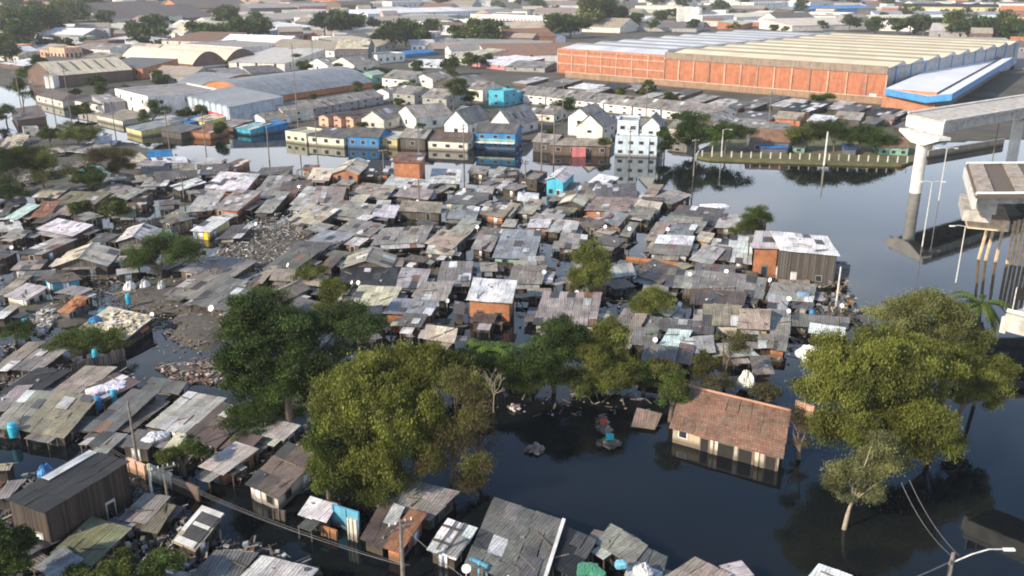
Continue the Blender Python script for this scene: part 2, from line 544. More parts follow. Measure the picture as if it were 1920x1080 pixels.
PLAIN = [False]
def bld(name, A, B, C, D, h, roof='s', rc='g2', wc='P', over=0.25, rise=None, parts='shack', wins=None, big=False, clutter=0.0, base=-1.2, wallcol=None, awn=True, blind=False):
    """a building over the quad ABCD (A-B front eave as seen, counter-clockwise). Returns root and local frame"""
    A, B, C, D = (Vector((p[0], p[1], 0)) for p in (A, B, C, D))
    if (B - A).cross(C - A).z < 0:
        A, B, C, D = B, A, D, C
    cen = (A + B + C + D) / 4
    rz = math.atan2((B - A).y, (B - A).x)
    root = empty(name, (cen.x, cen.y, 0), rz)
    inv = Matrix.Rotation(-rz, 3, 'Z')
    a, b, c, d = (inv @ (p - cen) for p in (A, B, C, D))
    W, L = (b - a).length, (d - a).length
    ws, wt = min(over / max(W, .1), .2), min(over / max(L, .1), .2)
    def P(s, t, z):
        q = (a * (1 - s) + b * s) * (1 - t) + (d * (1 - s) + c * s) * t
        return Vector((q.x, q.y, z))
    rcol, rword = RC[rc]
    wcol, wmat, wword = WC[wc]
    if wallcol:
        wcol = wallcol
    wcol = jit(wcol, 0.12)
    rcol = jit(rcol, 0.26 if parts == 'shack' else 0.16)
    PLAIN[0] = rc == 'T'
    rmat = M['tile'] if rc == 'T' else M['sheet'] if big else M['roof']
    s0, s1, t0, t1 = ws, 1 - ws, wt, 1 - wt
    rb, wb = MB(), MB()
    def wall(p, q, zs):
        """zs: list of (fraction, height) along the wall from p to q"""
        pts = [Vector((*p.xy, base)), Vector((*q.xy, base))] + [Vector((*(p * (1 - f) + q * f).xy, z)) for f, z in zs[::-1]]
        ln = (q - p).length
        off = random.uniform(0, 20)
        uv = [(off, base), (off + ln, base)] + [(off + f * ln, z) for f, z in zs[::-1]]
        wb.face(pts, wcol, uv)
    pa, pb, pc, pd = P(s0, t0, 0), P(s1, t0, 0), P(s1, t1, 0), P(s0, t1, 0)
    k = roof[0]
    if rise is None:
        rise = {'s': 0.09 * L, 'g': 0.17 * L, 'd': 0.17 * W, 'f': 0.0, 'b': 0.16 * L, 'B': 0.16 * W, 'h': 0.2 * min(L, W), 'z': 0}[k]
    e = 0.05
    if k == 's':
        z0, z1 = h - rise / 2, h + rise / 2
        zz = lambda t: z0 + (z1 - z0) * t
        wall(pa, pb, [(0, zz(t0)), (1, zz(t0))]); wall(pb, pc, [(0, zz(t0)), (1, zz(t1))])
        wall(pc, pd, [(0, zz(t1)), (1, zz(t1))]); wall(pd, pa, [(0, zz(t1)), (1, zz(t0))])
        plane_sheets(rb, P(0, 0, z0 + e), P(1, 0, z0 + e), P(1, 1, z1 + e), P(0, 1, z1 + e), rcol, big)
        ztop = lambda s, t: zz(t) + e
    elif k == 'g':
        zr = h + rise
        gz = lambda t: h + rise * (1 - abs(2 * t - 1))
        wall(pa, pb, [(0, gz(t0)), (1, gz(t0))]); wall(pc, pd, [(0, gz(t0)), (1, gz(t0))])
        wall(pb, pc, [(0, gz(t0)), (.5, zr), (1, gz(t0))]); wall(pd, pa, [(0, gz(t0)), (.5, zr), (1, gz(t0))])
        plane_sheets(rb, P(0, 0, h + e), P(1, 0, h + e), P(1, .5, zr + e), P(0, .5, zr + e), rcol, big)
        plane_sheets(rb, P(1, 1, h + e), P(0, 1, h + e), P(0, .5, zr + e), P(1, .5, zr + e), rcol, big)
        ztop = lambda s, t: gz(t) + e
        rb.tube([P(0, .5, zr + e + .03), P(1, .5, zr + e + .03)], [.10, .10], 5, jit(rcol, .2))
    elif k == 'd':
        zr = h + rise
        gz = lambda s: h + rise * (1 - abs(2 * s - 1))
        wall(pb, pc, [(0, gz(s0)), (1, gz(s0))]); wall(pd, pa, [(0, gz(s0)), (1, gz(s0))])
        wall(pa, pb, [(0, gz(s0)), (.5, zr), (1, gz(s0))]); wall(pc, pd, [(0, gz(s0)), (.5, zr), (1, gz(s0))])
        plane_sheets(rb, P(1, 0, h + e), P(1, 1, h + e), P(.5, 1, zr + e), P(.5, 0, zr + e), rcol, big)
        plane_sheets(rb, P(0, 1, h + e), P(0, 0, h + e), P(.5, 0, zr + e), P(.5, 1, zr + e), rcol, big)
        ztop = lambda s, t: gz(s) + e
        rb.tube([P(.5, 0, zr + e + .03), P(.5, 1, zr + e + .03)], [.10, .10], 5, jit(rcol, .2))
    elif k in 'bB':
        N = 10
        pr = lambda x: h + rise * (1 - (2 * x - 1) ** 2)
        fr = [i / N for i in range(N + 1)]
        if k == 'b':
            wall(pa, pb, [(0, pr(t0)), (1, pr(t0))]); wall(pc, pd, [(0, pr(t0)), (1, pr(t0))])
            zs = [(f, pr(t0 + (t1 - t0) * f)) for f in fr]
            wall(pb, pc, zs); wall(pd, pa, zs)
            for i in range(N):
                plane_sheets(rb, P(0, fr[i], pr(fr[i]) + e), P(1, fr[i], pr(fr[i]) + e), P(1, fr[i + 1], pr(fr[i + 1]) + e), P(0, fr[i + 1], pr(fr[i + 1]) + e), rcol, True, th=.12)
            ztop = lambda s, t: pr(t) + e
        else:
            wall(pb, pc, [(0, pr(s0)), (1, pr(s0))]); wall(pd, pa, [(0, pr(s0)), (1, pr(s0))])
            zs = [(f, pr(s0 + (s1 - s0) * f)) for f in fr]
            wall(pa, pb, zs); wall(pc, pd, zs)
            for i in range(N):
                plane_sheets(rb, P(fr[i], 1, pr(fr[i]) + e), P(fr[i], 0, pr(fr[i]) + e), P(fr[i + 1], 0, pr(fr[i + 1]) + e), P(fr[i + 1], 1, pr(fr[i + 1]) + e), rcol, True, th=.12)
            ztop = lambda s, t: pr(s) + e
    elif k == 'h':
        q = min(.45, .5 * L / max(W, .1)) if W > L else .45
        wall(pa, pb, [(0, h), (1, h)]); wall(pb, pc, [(0, h), (1, h)]); wall(pc, pd, [(0, h), (1, h)]); wall(pd, pa, [(0, h), (1, h)])
        r0, r1 = P(q, .5, h + rise), P(1 - q, .5, h + rise)
        e0 = [P(0, 0, h + e), P(1, 0, h + e), P(1, 1, h + e), P(0, 1, h + e)]
        rb.face([e0[0], e0[1], r1, r0], rcol); rb.face([e0[1], e0[2], r1], jit(rcol, .1))
        rb.face([e0[2], e0[3], r0, r1], rcol); rb.face([e0[3], e0[0], r0], jit(rcol, .1))
        rb.face(e0[::-1], rcol)
        ztop = lambda s, t: h + e
    else:
        zp = h + 0.55
        for p, q in ((pa, pb), (pb, pc), (pc, pd), (pd, pa)):
            wall(p, q, [(0, zp), (1, zp)])
        g = 0.25
        gs, gt = g / max(W, 1), g / max(L, 1)
        q = [P(s0 + gs, t0 + gt, zp), P(s1 - gs, t0 + gt, zp), P(s1 - gs, t1 - gt, zp), P(s0 + gs, t1 - gt, zp)]
        o_ = [Vector((*x.xy, zp)) for x in (pa, pb, pc, pd)]
        for i in range(4):
            j = (i + 1) % 4
            wb.face([o_[i], o_[j], q[j], q[i]], wcol)
            wb.face([Vector((*q[j].xy, h)), Vector((*q[i].xy, h)), q[i], q[j]], wcol)
        rb.slab([Vector((*x.xy, h + .1)) for x in q], 0.3, rcol)
        ztop = lambda s, t: h + .1
    # things that lie flat on a poor roof: odd sheets, boards, bricks as weights
    if clutter and random.random() < 0.9:
        for _ in range(int(clutter * W * L / 9) + 1):
            s, t = random.uniform(.1, .85), random.uniform(.1, .85)
            z = ztop(s, t) + 0.11
            typ = random.random()
            if typ < 0.22:
                ds, dt = min(.3, random.uniform(.7, 1.4) / W), min(.4, random.uniform(1.0, 2.2) / L)
                s2, t2 = min(s + ds, .97), min(t + dt, .97)
                col = random.choice([(.55, .55, .55), (.38, .37, .35), (.09, .09, .095), (.22, .13, .08), (.30, .29, .27), (.5, .5, .55)])
                rb.slab([P(s, t, ztop(s, t) + .12), P(s2, t, ztop(s2, t) + .12), P(s2, t2, ztop(s2, t2) + .12), P(s, t2, ztop(s, t2) + .12)], .03, jit(col, .2))
            elif typ < 0.6:
                p = P(s, t, z)
                rb.box(p, (random.uniform(1.0, 2.4), .10, .06), jit((.2, .16, .12), .5), random.uniform(0, 3.14))
            else:
                p = P(s, t, z)
                x = random.uniform(.15, .38)
                rb.box(p, (x, x * .7, x * .5), jit(random.choice([(.3, .17, .12), (.3, .29, .28), (.6, .6, .6), (.1, .1, .1), (.4, .38, .34)]), .3), random.uniform(0, 3))
    ro = rb.build('roof', rmat, root)
    wo_ = wb.build('wall', M[wmat], root)
    # openings on the sides that face the picture
    camv = Vector((-cen.x, -cen.y, 0)).normalized()
    sides = []
    for p, q in ((pa, pb), (pb, pc), (pd, pa)):
        e_ = (q - p)
        if e_.length < 1.5:
            continue
        nl = Vector((e_.y, -e_.x, 0)).normalized()
        nw = Matrix.Rotation(rz, 3, 'Z') @ nl
        if nw.dot(camv) > 0.12:
            sides.append((p, q, nl, e_.length, nw.dot(camv)))
    ang = lambda e_: math.atan2(e_.y, e_.x)
    def opening(nm, p, q, nl, f, w, z0, z1, mats, fcol):
        u = (q - p).normalized()
        c0 = p + (q - p) * f
        ob = MB()
        ob.box(Vector((*(c0 + nl * 0.01).xy, (z0 + z1) / 2)), (w, .10, z1 - z0), fcol, ang(u), 0)
        if nm == 'window':
            wo2 = ob.build(nm, mats[0], root)
            pn = MB()
            pn.box(Vector((*(c0 + nl * 0.045).xy, (z0 + z1) / 2)), (w * .78, .06, (z1 - z0) * .82), (1, 1, 1), ang(u))
            pn.build('pane', mats[1], wo2)
            return wo2
        ob.box(Vector((*(c0 + nl * 0.045).xy, (z0 + z1) / 2)), (w * .78, .06, (z1 - z0) * .82), (1, 1, 1), ang(u), 1)
        return ob.build(nm, mats, root)
    lo_h = min(ztop(0.5, 0.01), ztop(0.01, 0.5), h) - 0.15
    if parts == 'shack':
        for p, q in ((pa, pb), (pb, pc), (pc, pd), (pd, pa)) if awn else ():
            e_ = q - p
            if random.random() > .55 or e_.length < 1.6:
                continue
            nl = Vector((e_.y, -e_.x, 0)).normalized()
            f0 = random.uniform(0, .35)
            f1 = min(1.02, f0 + random.uniform(.4, 1.0))
            ext = random.uniform(.9, 1.9)
            za = max(.75, min(lo_h + .1, h - .05) - random.uniform(.02, .25))
            dz_ = random.uniform(.02, .2)
            a0, a1 = p + e_ * f0, p + e_ * f1
            i0, i1 = Vector((a0.x, a0.y, za)) - nl * .05, Vector((a1.x, a1.y, za)) - nl * .05
            aw = MB()
            acol = jit(RC[random.choice(['g1', 'g2', 'g2', 'g2', 'n', 't', 'l', 'g3', rc])][0], .3)
            plane_sheets(aw, i0 + nl * ext - Vector((0, 0, dz_)), i1 + nl * ext - Vector((0, 0, dz_)), i1, i0, acol)
            for f_ in (.06, .94):
                pp = i0.lerp(i1, f_) + nl * (ext - .12)
                aw.box((pp.x, pp.y, (za - dz_) / 2 - .4), (.1, .1, za - dz_ + .8), (.12, .09, .07))
            aw.build('awning', M['roof'], root)
        for (p, q, nl, ln, dt) in sorted(sides, key=lambda x: -x[4])[:2]:
            if ln < 1.8 or blind:
                continue
            slots = [0.26, 0.72] if ln > 3.2 else [0.5]
            random.shuffle(slots)
            zt = min(lo_h, 1.75)
            if zt < .7:
                continue
            dcol = jit(random.choice([(.18, .13, .09), (.30, .27, .23), (.10, .08, .07), (.5, .48, .44), (.1, .22, .26)]), .2)
            opening('door', p, q, nl, slots[0], .85, -0.6, zt, [M['paint'], M['dark']] if random.random() < .5 else [M['paint'], M['plank']], dcol)
            if len(slots) > 1 and random.random() < .75:
                opening('window', p, q, nl, slots[1], .9, max(.35, zt - 1.0), zt - .1, [M['paint'], M['glass']], jit((.20, .18, .16), .5))
    elif wins:
        nf, fl = wins
        for (p, q, nl, ln, dt) in sides:
            n_ = max(1, round(nf * ln / max(W, L))) if nf > 1 else nf
            n_ = min(n_, 26)
            for fy in range(fl):
                fh = h / fl
                for i in range(n_):
                    f = (i + .5) / n_
                    w = min(1.25, ln / n_ * .5)
                    z0 = fy * fh + fh * .35
                    z1 = min(fy * fh + fh * .72, h - .25)
                    if z1 - z0 < .25:
                        continue
                    opening('window', p, q, nl, f, w, z0, z1, [M['frame'], M['glass']], (1, 1, 1))
    return dict(root=root, P=P, ztop=ztop, W=W, L=L, h=h, rz=rz, cen=cen, desc=(rword, wword), quad=(A, B, C, D), sides=sides, roof=ro, wall=wo_,
                pts=(pa, pb, pc, pd), opening=opening)

def quad_px(x1, y1, x2, y2, x3, y3, h):
    A, B, C = at(x1, y1, h), at(x2, y2, h), at(x3, y3, h)
    u = (B - A); u.z = 0
    v = (C - B); v.z = 0
    uh = u.normalized()
    nn = Vector((-uh.y, uh.x, 0))
    vn, vu = v.dot(nn), v.dot(uh)
    lim = abs(vn) * 0.30
    vu = max(-lim, min(lim, vu))
    v = nn * vn + uh * vu
    return A, B, B + v, A + v
# ------------------------------------------------------------------ the flooded shacks
# R ox oy scale: the following rows are given in a 'scale' times enlarged crop of the photograph whose corner is ox, oy
# x1 y1 x2 y2 (front eave)  x3 y3 (a far roof corner)  roof-shape roof-colour wall-colour eave-height  [| label]  ['!phrase' makes it a landmark]
SHACKS = """
R 0 230 4
165 65 305 60 290 35 f g2 g 3.2 | flat grey block with pale side wall beside the round bushes on the left
0 165 150 165 110 110 s c c 2.4
700 160 800 160 800 100 s w w 2.4
330 235 480 215 440 195 s c n 2.3
490 200 720 225 700 196 s g2 P 2.3
690 205 840 182 850 160 s p o 2.3
600 355 800 385 760 338 s q P 2.4
800 430 945 425 920 395 s b P 2.3
150 440 275 415 240 388 s t p 2.3
250 545 420 555 470 490 s c P 2.2
410 590 700 600 820 540 s e p 2.2
970 295 1120 275 1050 240 s c w 2.3
1110 272 1300 265 1285 222 b B P 2.0 | shack under a humped bright blue tarpaulin near the street edge !the blue tarpaulin hump
1160 300 1400 292 1370 265 s w P 2.3
1020 335 1200 340 1210 300 s g2 d 2.3
1080 390 1280 385 1260 340 s g1 d 2.3
1280 370 1440 365 1460 318 s t p 2.4
1180 430 1480 415 1450 378 g g1 p 2.4
1470 300 1600 322 1640 280 s l P 2.3
1030 440 1150 425 1130 395 s t p 2.3
1060 475 1240 468 1270 440 s l f 2.7
1285 465 1350 500 1500 440 s w d 2.8
830 548 950 570 1040 510 s l p 2.4
700 520 830 545 860 470 s g2 p 2.4
980 592 1110 588 1160 545 f g3 d 2.3
0 600 50 580 20 540 s w P 2.2
60 600 200 592 160 545 s b P 2.2
40 702 130 712 230 630 s m p 2.3
235 690 360 692 430 612 s r p 2.3
410 682 520 690 540 640 s t p 2.2
0 690 60 682 170 602 s g1 d 2.2
240 745 330 742 470 690 s n p 2.2
290 790 540 840 680 780 s w n 2.2
0 812 170 800 100 755 s l p 2.2
30 852 160 862 180 815 s g2 d 2.1
120 972 310 978 590 890 s g2 n 2.8 | long flat grey roof on rust brown walls at the left of the canal !the long rust walled shack
880 895 1130 905 1200 808 d g3 P 2.6
1200 872 1290 860 1280 810 s q P 2.3
1420 798 1570 812 1740 730 s w y 2.9 | clean white roof shack with a yellow corner wall and blue trim !the yellow cornered shack
1400 648 1590 632 1850 515 s l o 2.8
1600 622 1780 640 1950 540 s g2 o 3.1
1550 470 1830 490 1930 408 s w o 2.9
1650 320 1720 340 1830 290 s r o 2.6
1500 382 1700 370 1720 320 s g1 d 2.4
1640 860 1800 852 1900 780 s g1 d 2.2
1230 700 1310 720 1335 665 s e c 2.3
850 700 1010 690 1010 620 s e d 2.0
R 480 230 4
0 390 230 377 330 335 s g1 d 2.4
350 347 460 352 480 328 s r o 2.6
390 412 540 420 580 362 s c P 2.4
560 385 770 392 870 300 d c o 3.0 | wide gabled cream roof over orange brick next to the tall brick block
770 367 985 372 1010 305 s k o 2.9
1015 285 1235 292 1280 240 s r o 5.0 | tall windowless orange brick block at the water's edge !the tall orange brick block
955 478 1290 512 1330 452 s w P 2.7
725 528 970 556 1010 490 s p p 2.5
1050 542 1280 567 1320 518 s g2 p 2.5
1310 432 1520 442 1530 372 s w n 2.7
1340 502 1390 515 1410 485 s g2 P 2.4
1590 367 1720 380 1750 343 s g2 p 2.5
1730 412 1910 437 1930 362 s g2 d 2.5
1800 482 1850 492 1890 450 s w w 2.2
1660 517 1770 527 1780 490 s g3 d 2.3
1425 587 1640 602 1750 545 s g1 e 2.9
0 517 180 527 270 430 s g2 p 2.5
180 522 390 502 440 440 s n p 2.5
210 548 290 552 320 515 s r o 2.4
265 592 400 602 510 510 s g3 d 2.5
430 592 640 602 700 515 g g2 p 2.4
0 652 120 652 250 545 s g2 d 2.5
670 627 780 622 890 555 s c p 2.4
250 642 400 652 480 590 s l p 2.2
470 657 800 706 880 632 s g2 p 2.5
830 690 1030 702 1070 640 s w d 2.5
900 640 1000 640 1010 595 s g3 p 2.4
250 712 450 752 570 660 s c p 2.3
1080 652 1370 667 1390 612 s t P 3.0
1440 702 1640 722 1660 650 s b d 2.3
1670 672 1850 702 1890 640 s t o 2.6
1780 670 1900 690 1930 620 s t c 2.5
700 742 790 747 920 708 s w P 2.3
620 792 850 842 930 775 s g2 d 2.3
880 902 1250 882 1390 790 s g2 P 2.8
1430 832 1560 857 1660 762 s g2 d 2.5
1280 890 1470 932 1560 852 s t P 3.2
1280 972 1470 988 1490 945 s c c 2.2
1640 862 1820 882 1880 818 s g1 d 2.3
1620 932 1760 952 1810 872 s g2 d 2.2
330 912 560 937 740 850 s b d 2.3
190 1002 430 1012 560 920 s g1 d 2.3
R 480 450 4
650 215 1000 217 1040 125 d t P 2.8
630 312 1030 342 1040 232 s k w 2.6
1040 332 1250 347 1300 242 s g3 P 2.6
710 467 1010 482 1080 375 s c P 2.4
1180 442 1420 437 1480 330 s g2 d 2.6
1360 322 1590 322 1620 188 s g2 d 2.6
1575 437 1920 462 1960 325 s w o 3.3 | bright orange brick shack under a patched white sheet roof !the white roofed orange brick shack
950 542 1310 562 1380 468 s b o 2.8 | low orange brick shack with a blue grey patched roof behind the willows !the low orange brick shack
860 560 950 545 1000 490 s t o 2.3
0 312 50 312 160 215 s t p 2.3
110 292 270 302 290 238 s p p 2.3
60 422 190 472 390 368 d t P 2.6
210 512 370 562 460 480 s g1 d 2.4
490 182 570 197 650 130 s n d 2.3
60 197 260 222 480 100 s g1 d 2.3
1260 732 1480 762 1500 680 s c P 2.2
1560 560 1560 470 1490 440 s g1 d 2.4
R 960 230 4
50 432 190 452 215 382 f g2 p 3.0
-70 420 50 412 60 368 f g2 P 2.8
245 432 392 452 478 370 d w u 3.26 | small bright cyan shack with a white gabled roof at the water's edge !the cyan shack
535 462 690 492 755 418 s w P 2.4 | plain bright white sheet roof at the water's edge right of the cyan shack
340 562 590 572 660 480 s t p 2.4
640 562 930 547 1000 470 s g1 n 2.4
970 547 1060 552 1130 485 s t p 2.5
1060 557 1200 600 1268 535 s g2 d 2.7
560 642 890 652 960 585 s p o 2.6
890 642 1080 672 1110 615 s c d 2.6
960 602 1110 612 1130 575 s n d 2.5
880 692 1030 717 1080 660 s g2 d 2.6
640 732 800 762 870 700 s b o 2.5
540 705 630 740 650 700 s o o 2.4
510 762 640 792 650 740 s n d 2.5
810 832 880 842 950 770 s g2 d 2.4
350 617 520 637 570 578 d c p 2.4
45 582 190 592 200 545 b w P 2.1
100 652 210 642 270 590 s l P 2.3
40 662 150 672 240 600 s t p 2.2
190 712 350 732 420 680 s l p 2.3
260 802 350 812 430 750 s g3 P 2.3
120 777 270 782 290 738 s w o 2.6
370 832 470 842 500 760 s g3 d 2.3
-150 990 170 1002 230 835 s b m 2.8 | blue grey roofed shack with mint green walls right of centre !the mint walled shack
350 920 540 940 560 860 s g2 d 2.4
1180 722 1510 752 1580 668 s g1 d 2.6
1110 782 1400 812 1470 738 s g2 p 2.7
1000 862 1100 872 1180 778 s t p 2.5
1150 852 1330 862 1380 790 s b p 2.5
1060 932 1320 942 1360 868 s w p 2.5
1040 972 1310 988 1340 935 s g2 c 2.4
1380 872 1480 892 1490 840 s c o 2.4
1340 1012 1490 1052 1520 950 s l d 2.3
1530 772 1680 782 1720 710 s l p 2.4
1400 690 1560 680 1600 630 s w P 2.2
1490 932 1620 952 1640 900 s l p 2.4
1500 1012 1620 1022 1640 950 s n d 2.3
1620 1012 1790 1032 1800 890 s w P 2.4
R 1440 400 4
90 262 548 308 400 188 s w P 5.0 | tallest shack by the lake with a bright white roof and grey boarded upper floor !the tall white roofed shack
-110 240 85 250 95 160 s g3 o 4.6
80 402 235 432 240 340 s w p 2.6
290 470 590 480 600 405 s n P 2.2
0 632 325 648 350 552 s g2 p 2.4
0 715 135 732 140 640 s l p 2.3
-10 862 155 880 165 755 s g2 p 2.3
0 1000 135 1022 150 920 s g2 o 2.3
170 832 585 862 590 795 s g2 d 2.2
310 890 560 925 570 870 s w p 1.9
160 700 330 720 340 660 s g1 d 1.6
R 960 450 4
740 288 920 262 970 168 g g3 p 2.5
925 245 1120 308 1182 205 s n d 2.6
1150 332 1262 342 1290 245 s g2 p 2.6
1270 342 1340 352 1372 258 s g2 p 2.6
1345 352 1722 388 1742 280 s g2 p 2.6
1742 402 1882 422 1905 310 s g2 d 2.6
1375 252 1655 272 1665 208 s g1 p 2.4
1345 472 1722 492 1742 408 s n p 2.4
1435 632 1700 642 1700 500 g t c 2.5
1702 662 1925 668 1928 530 g p y 2.6
180 602 612 612 652 428 s g2 c 2.7
800 780 890 785 1005 590 s t p 2.4
1000 642 1090 662 1110 600 s g2 p 2.3
1112 672 1490 702 1500 630 s g1 d 2.3
900 772 1072 782 1092 680 s g2 p 2.4
1092 802 1262 812 1342 700 s m p 2.5
1272 802 1372 792 1382 740 s w p 2.4
1372 842 1522 832 1542 730 s l p 2.3
960 960 1200 988 1232 830 s g1 d 2.4
1240 902 1342 922 1362 810 s n d 2.2
-30 312 212 312 252 212 s g2 d 2.5
1820 1000 1960 990 1980 880 s p p 2.5
1850 800 1960 800 1960 720 s p p 2.4
R 0 450 4
375 325 620 290 470 262 s n Q 2.9 | shack with a broad sky blue painted side wall at far left !the blue painted wall
0 390 92 382 232 285 s t p 2.4
40 412 192 442 352 368 s l c 2.5
-60 580 30 578 160 500 s c p 2.3
425 530 520 545 660 440 s o f 2.3 | small hut whose roof is heaped with orange rags
410 205 800 195 890 85 d c P 2.6
580 652 932 738 1162 595 s c k 2.6 | rubble strewn cream roof over a black wall beside the muddy pond !the rubble roofed hut
1250 372 1490 412 1905 200 s g2 p 2.2
1440 455 1700 505 1930 350 s g1 d 2.3
-60 960 62 962 322 795 s t d 2.5
62 957 292 965 490 845 s g2 d 2.3
R 0 660 4
20 285 262 302 520 160 s k d 2.6
-80 430 42 422 242 270 s g2 d 2.3
-60 545 150 555 400 330 s g2 d 2.4
380 292 612 302 865 140 s t P 2.5
455 352 640 422 1042 250 s n d 2.3
170 555 480 612 722 370 s e d 2.5
640 555 850 575 1182 330 s g1 d 2.7
1080 272 1330 312 1392 240 s g1 d 2.2
1090 540 1390 602 1702 370 s g3 d 2.5 | long pale speckled grey roof left of the tall dark trees !the speckled grey roof
1400 602 1622 692 1892 490 s n d 2.5
1232 722 1392 752 1482 650 s c p 2.2
1510 845 1680 902 1925 750 s l o 2.5
1650 720 1830 760 1960 650 s n d 2.4
-100 905 62 892 312 820 g e d 2.5
-60 1095 62 1085 222 970 s g2 d 2.3
R 0 810 4
400 892 682 982 962 750 s e d 2.2
902 642 1092 672 1272 510 s g2 d 2.3
1062 722 1182 742 1312 570 s e d 2.1
1282 812 1462 885 1692 640 s c d 2.6 | small hut whose dark roof carries white boards beside the flooded street !the white boarded hut
1440 1082 1752 1102 1922 930 s g1 d 2.5
280 1010 420 1110 612 972 s b d 2.3
R 480 810 4
-90 372 162 492 480 200 s n c 2.9 | long brownish grey roof with a sunlit cream end wall beside the trees !the cream ended long shack
332 612 522 672 602 560 s w n 2.3
792 782 962 842 1102 592 s n d 2.2
945 852 1082 902 1282 640 s r o 2.4 | rust brown sheet roof sloping down to the flooded street !the rusty roof
922 545 1302 642 1502 470 s g2 P 2.3
1272 872 1502 952 1662 740 s w p 2.4 | hut covered with white plastic held by dark battens !the white plastic covered hut
-150 1100 300 1210 480 1040 s g3 d 2.4 | large pale roof at the bottom edge left of centre
1560 960 2150 1190 2312 700 s g1 P 2.6 | broad dark grey roof by the dark pond at the bottom !the broad dark roof
R 960 810 4
195 955 470 1085 640 830 s K d 2.4 | roof covered in shiny black plastic at the pond's near shore !the black plastic roof
640 830 900 990 980 850 s g2 P 2.3
860 1060 1080 1160 1160 960 s w P 2.0
1105 1090 1380 1230 1650 1090 s t P 2.3 | tan boarded roof at the bottom edge beside the pond
1560 1000 1640 1100 1800 1080 s g3 P 2.2
R 960 1000 4
2210 330 2470 420 2560 330 s w P 2.6 | ragged white topped hut at the bottom edge far from the shore !the lone hut at the bottom edge
R 0 0 1
0 990 30 1000 60 955 s P P 2.0
1150 610 1180 612 1200 585 s g2 d 2.2
""".strip().splitlines()
SHACKS = [s for s in SHACKS if ' s P P ' not in s]

FOOT = []            # footprints already taken (quads)
SHACK_DISH = []      # candidates for dishes and tanks
ORD = ['', 'second ', 'third ', 'fourth ', 'fifth ', 'sixth ', 'seventh ', 'eighth ', 'ninth ', 'tenth ', 'eleventh ', 'twelfth ']
SHAPE = {'s': '', 'f': 'flat ', 'g': 'gabled ', 'd': 'gabled ', 'b': 'humped ', 'B': 'humped ', 'h': 'hipped '}

def shack(vals, roof, rc, wc, h, extra=None):
    if h < 3.25:
        h *= 0.56
    q = quad_px(*vals, h)
    if not extra:
        mid = (q[0] + q[1] + q[2] + q[3]) / 4
        q = [mid + (v - mid) * 1.10 for v in q]
    r = bld('shack', *q, h, roof, rc, wc, clutter=0.8, over=0.38, awn=not extra, blind='windowless' in (extra or ''))
    FOOT.append(r['quad'])
    root = r['root']
    rw, ww = r['desc']
    zc = h
    if extra:
        if '!' in extra:
            lab, ph = extra.split('!')
            landmark(root, ph.strip(), lab.strip(), 'shack', 'flooded shacks', Vector(root.location) + Vector((0, 0, zc)))
        else:
            mark(root, extra, 'shack', 'flooded shacks')
    else:
        auto(root, (f"{rw} {SHAPE[roof]}roofed shack with {ww} walls", f"{rw} {SHAPE[roof]}roofed shack"), 'shack', 'flooded shacks', zc, 'one')
    SHACK_DISH.append(r)
    return r

BY = {}
ox = oy = 0
sc = 1
for row in SHACKS:
    if row.startswith('R '):
        ox, oy, sc = map(float, row.split()[1:])
        continue
    body, _, extra = row.partition('|')
    t = body.split()
    v = [float(x) for x in t[:6]]
    v = [(ox if i % 2 == 0 else oy) + x / sc for i, x in enumerate(v)]
    r = shack(v, t[6], t[7], t[8], float(t[9]), extra.strip() or None)
    if '!' in extra:
        BY[extra.split('!')[1].strip()] = r

# ---- the big dark two-storey house, bottom left
q = quad_px(7, 935, 83, 961, 245, 869, 3.9)
r = bld('dark_house', *q, 3.9, 's', 'k', 'p', rise=0.3, over=0.2, awn=False)
FOOT.append(r['quad'])
mb = MB()
P, zt = r['P'], r['ztop']
mb.slab([P(.02, .40, zt(0, .40) + .14), P(.22, .40, zt(0, .40) + .14), P(.22, .97, zt(0, .97) + .14), P(.02, .97, zt(0, .97) + .14)], .04, (.50, .52, .55))
mb.build('skylight_sheet', M['roof'], r['root'])
landmark(r['root'], 'the big dark house', 'big dark two storey plank house with one pale strip along its roof', 'house', None, Vector(r['root'].location) + Vector((0, 0, 3)))

# ---- the long clay-tiled house standing in the pond
q = quad_px(1255, 788, 1470, 845, 1482, 784, 2.3)
Aq, Bq, Cq, Dq = q
r = bld('tiled_house', Aq, Bq, Cq, Dq, 2.2, 's', 'T', 'c', rise=1.5, over=0.35, parts=None, wallcol=(.50, .41, .29))
FOOT.append(r['quad'])
pa, pb, pc, pd = r['pts']
nl = Vector((0, -1, 0))
for f in (0.10,):
    r['opening']('window', pa, pb, nl, f, .9, .7, 1.45, [M['white'], M['glass']], (1, 1, 1))
for f, w in ((0.315, .9), (0.50, 2.2), (0.70, 1.5), (0.93, 1.1)):
    r['opening']('door', pa, pb, nl, f, w, -.5, 1.4, [M['paint'], M['dark']], (.20, .15, .11))
for f in (0.385, 0.43, 0.615, 0.81, 0.86):
    mb = MB()
    c0 = pa + (pb - pa) * f
    mb.box((c0.x, c0.y - .08, .42), (.28, .10, 2.0), jit((.52, .46, .37), .2))
    mb.build('veranda_post', M['plaster'], r['root'])
mb = MB()
P = r['P']
mb.tube([P(0, 1, r['ztop'](0, 1) + .06), P(1, 1, r['ztop'](1, 1) + .06)], [.13, .13], 6, (.42, .22, .13))
mb.build('ridge_tiles', M['plaster'], r['root'])
landmark(r['root'], 'the clay tiled house', 'long low house with red clay tiled roof and cream walls standing in the pond', 'house', None, Vector(r['root'].location) + Vector((0, 0, 2)))

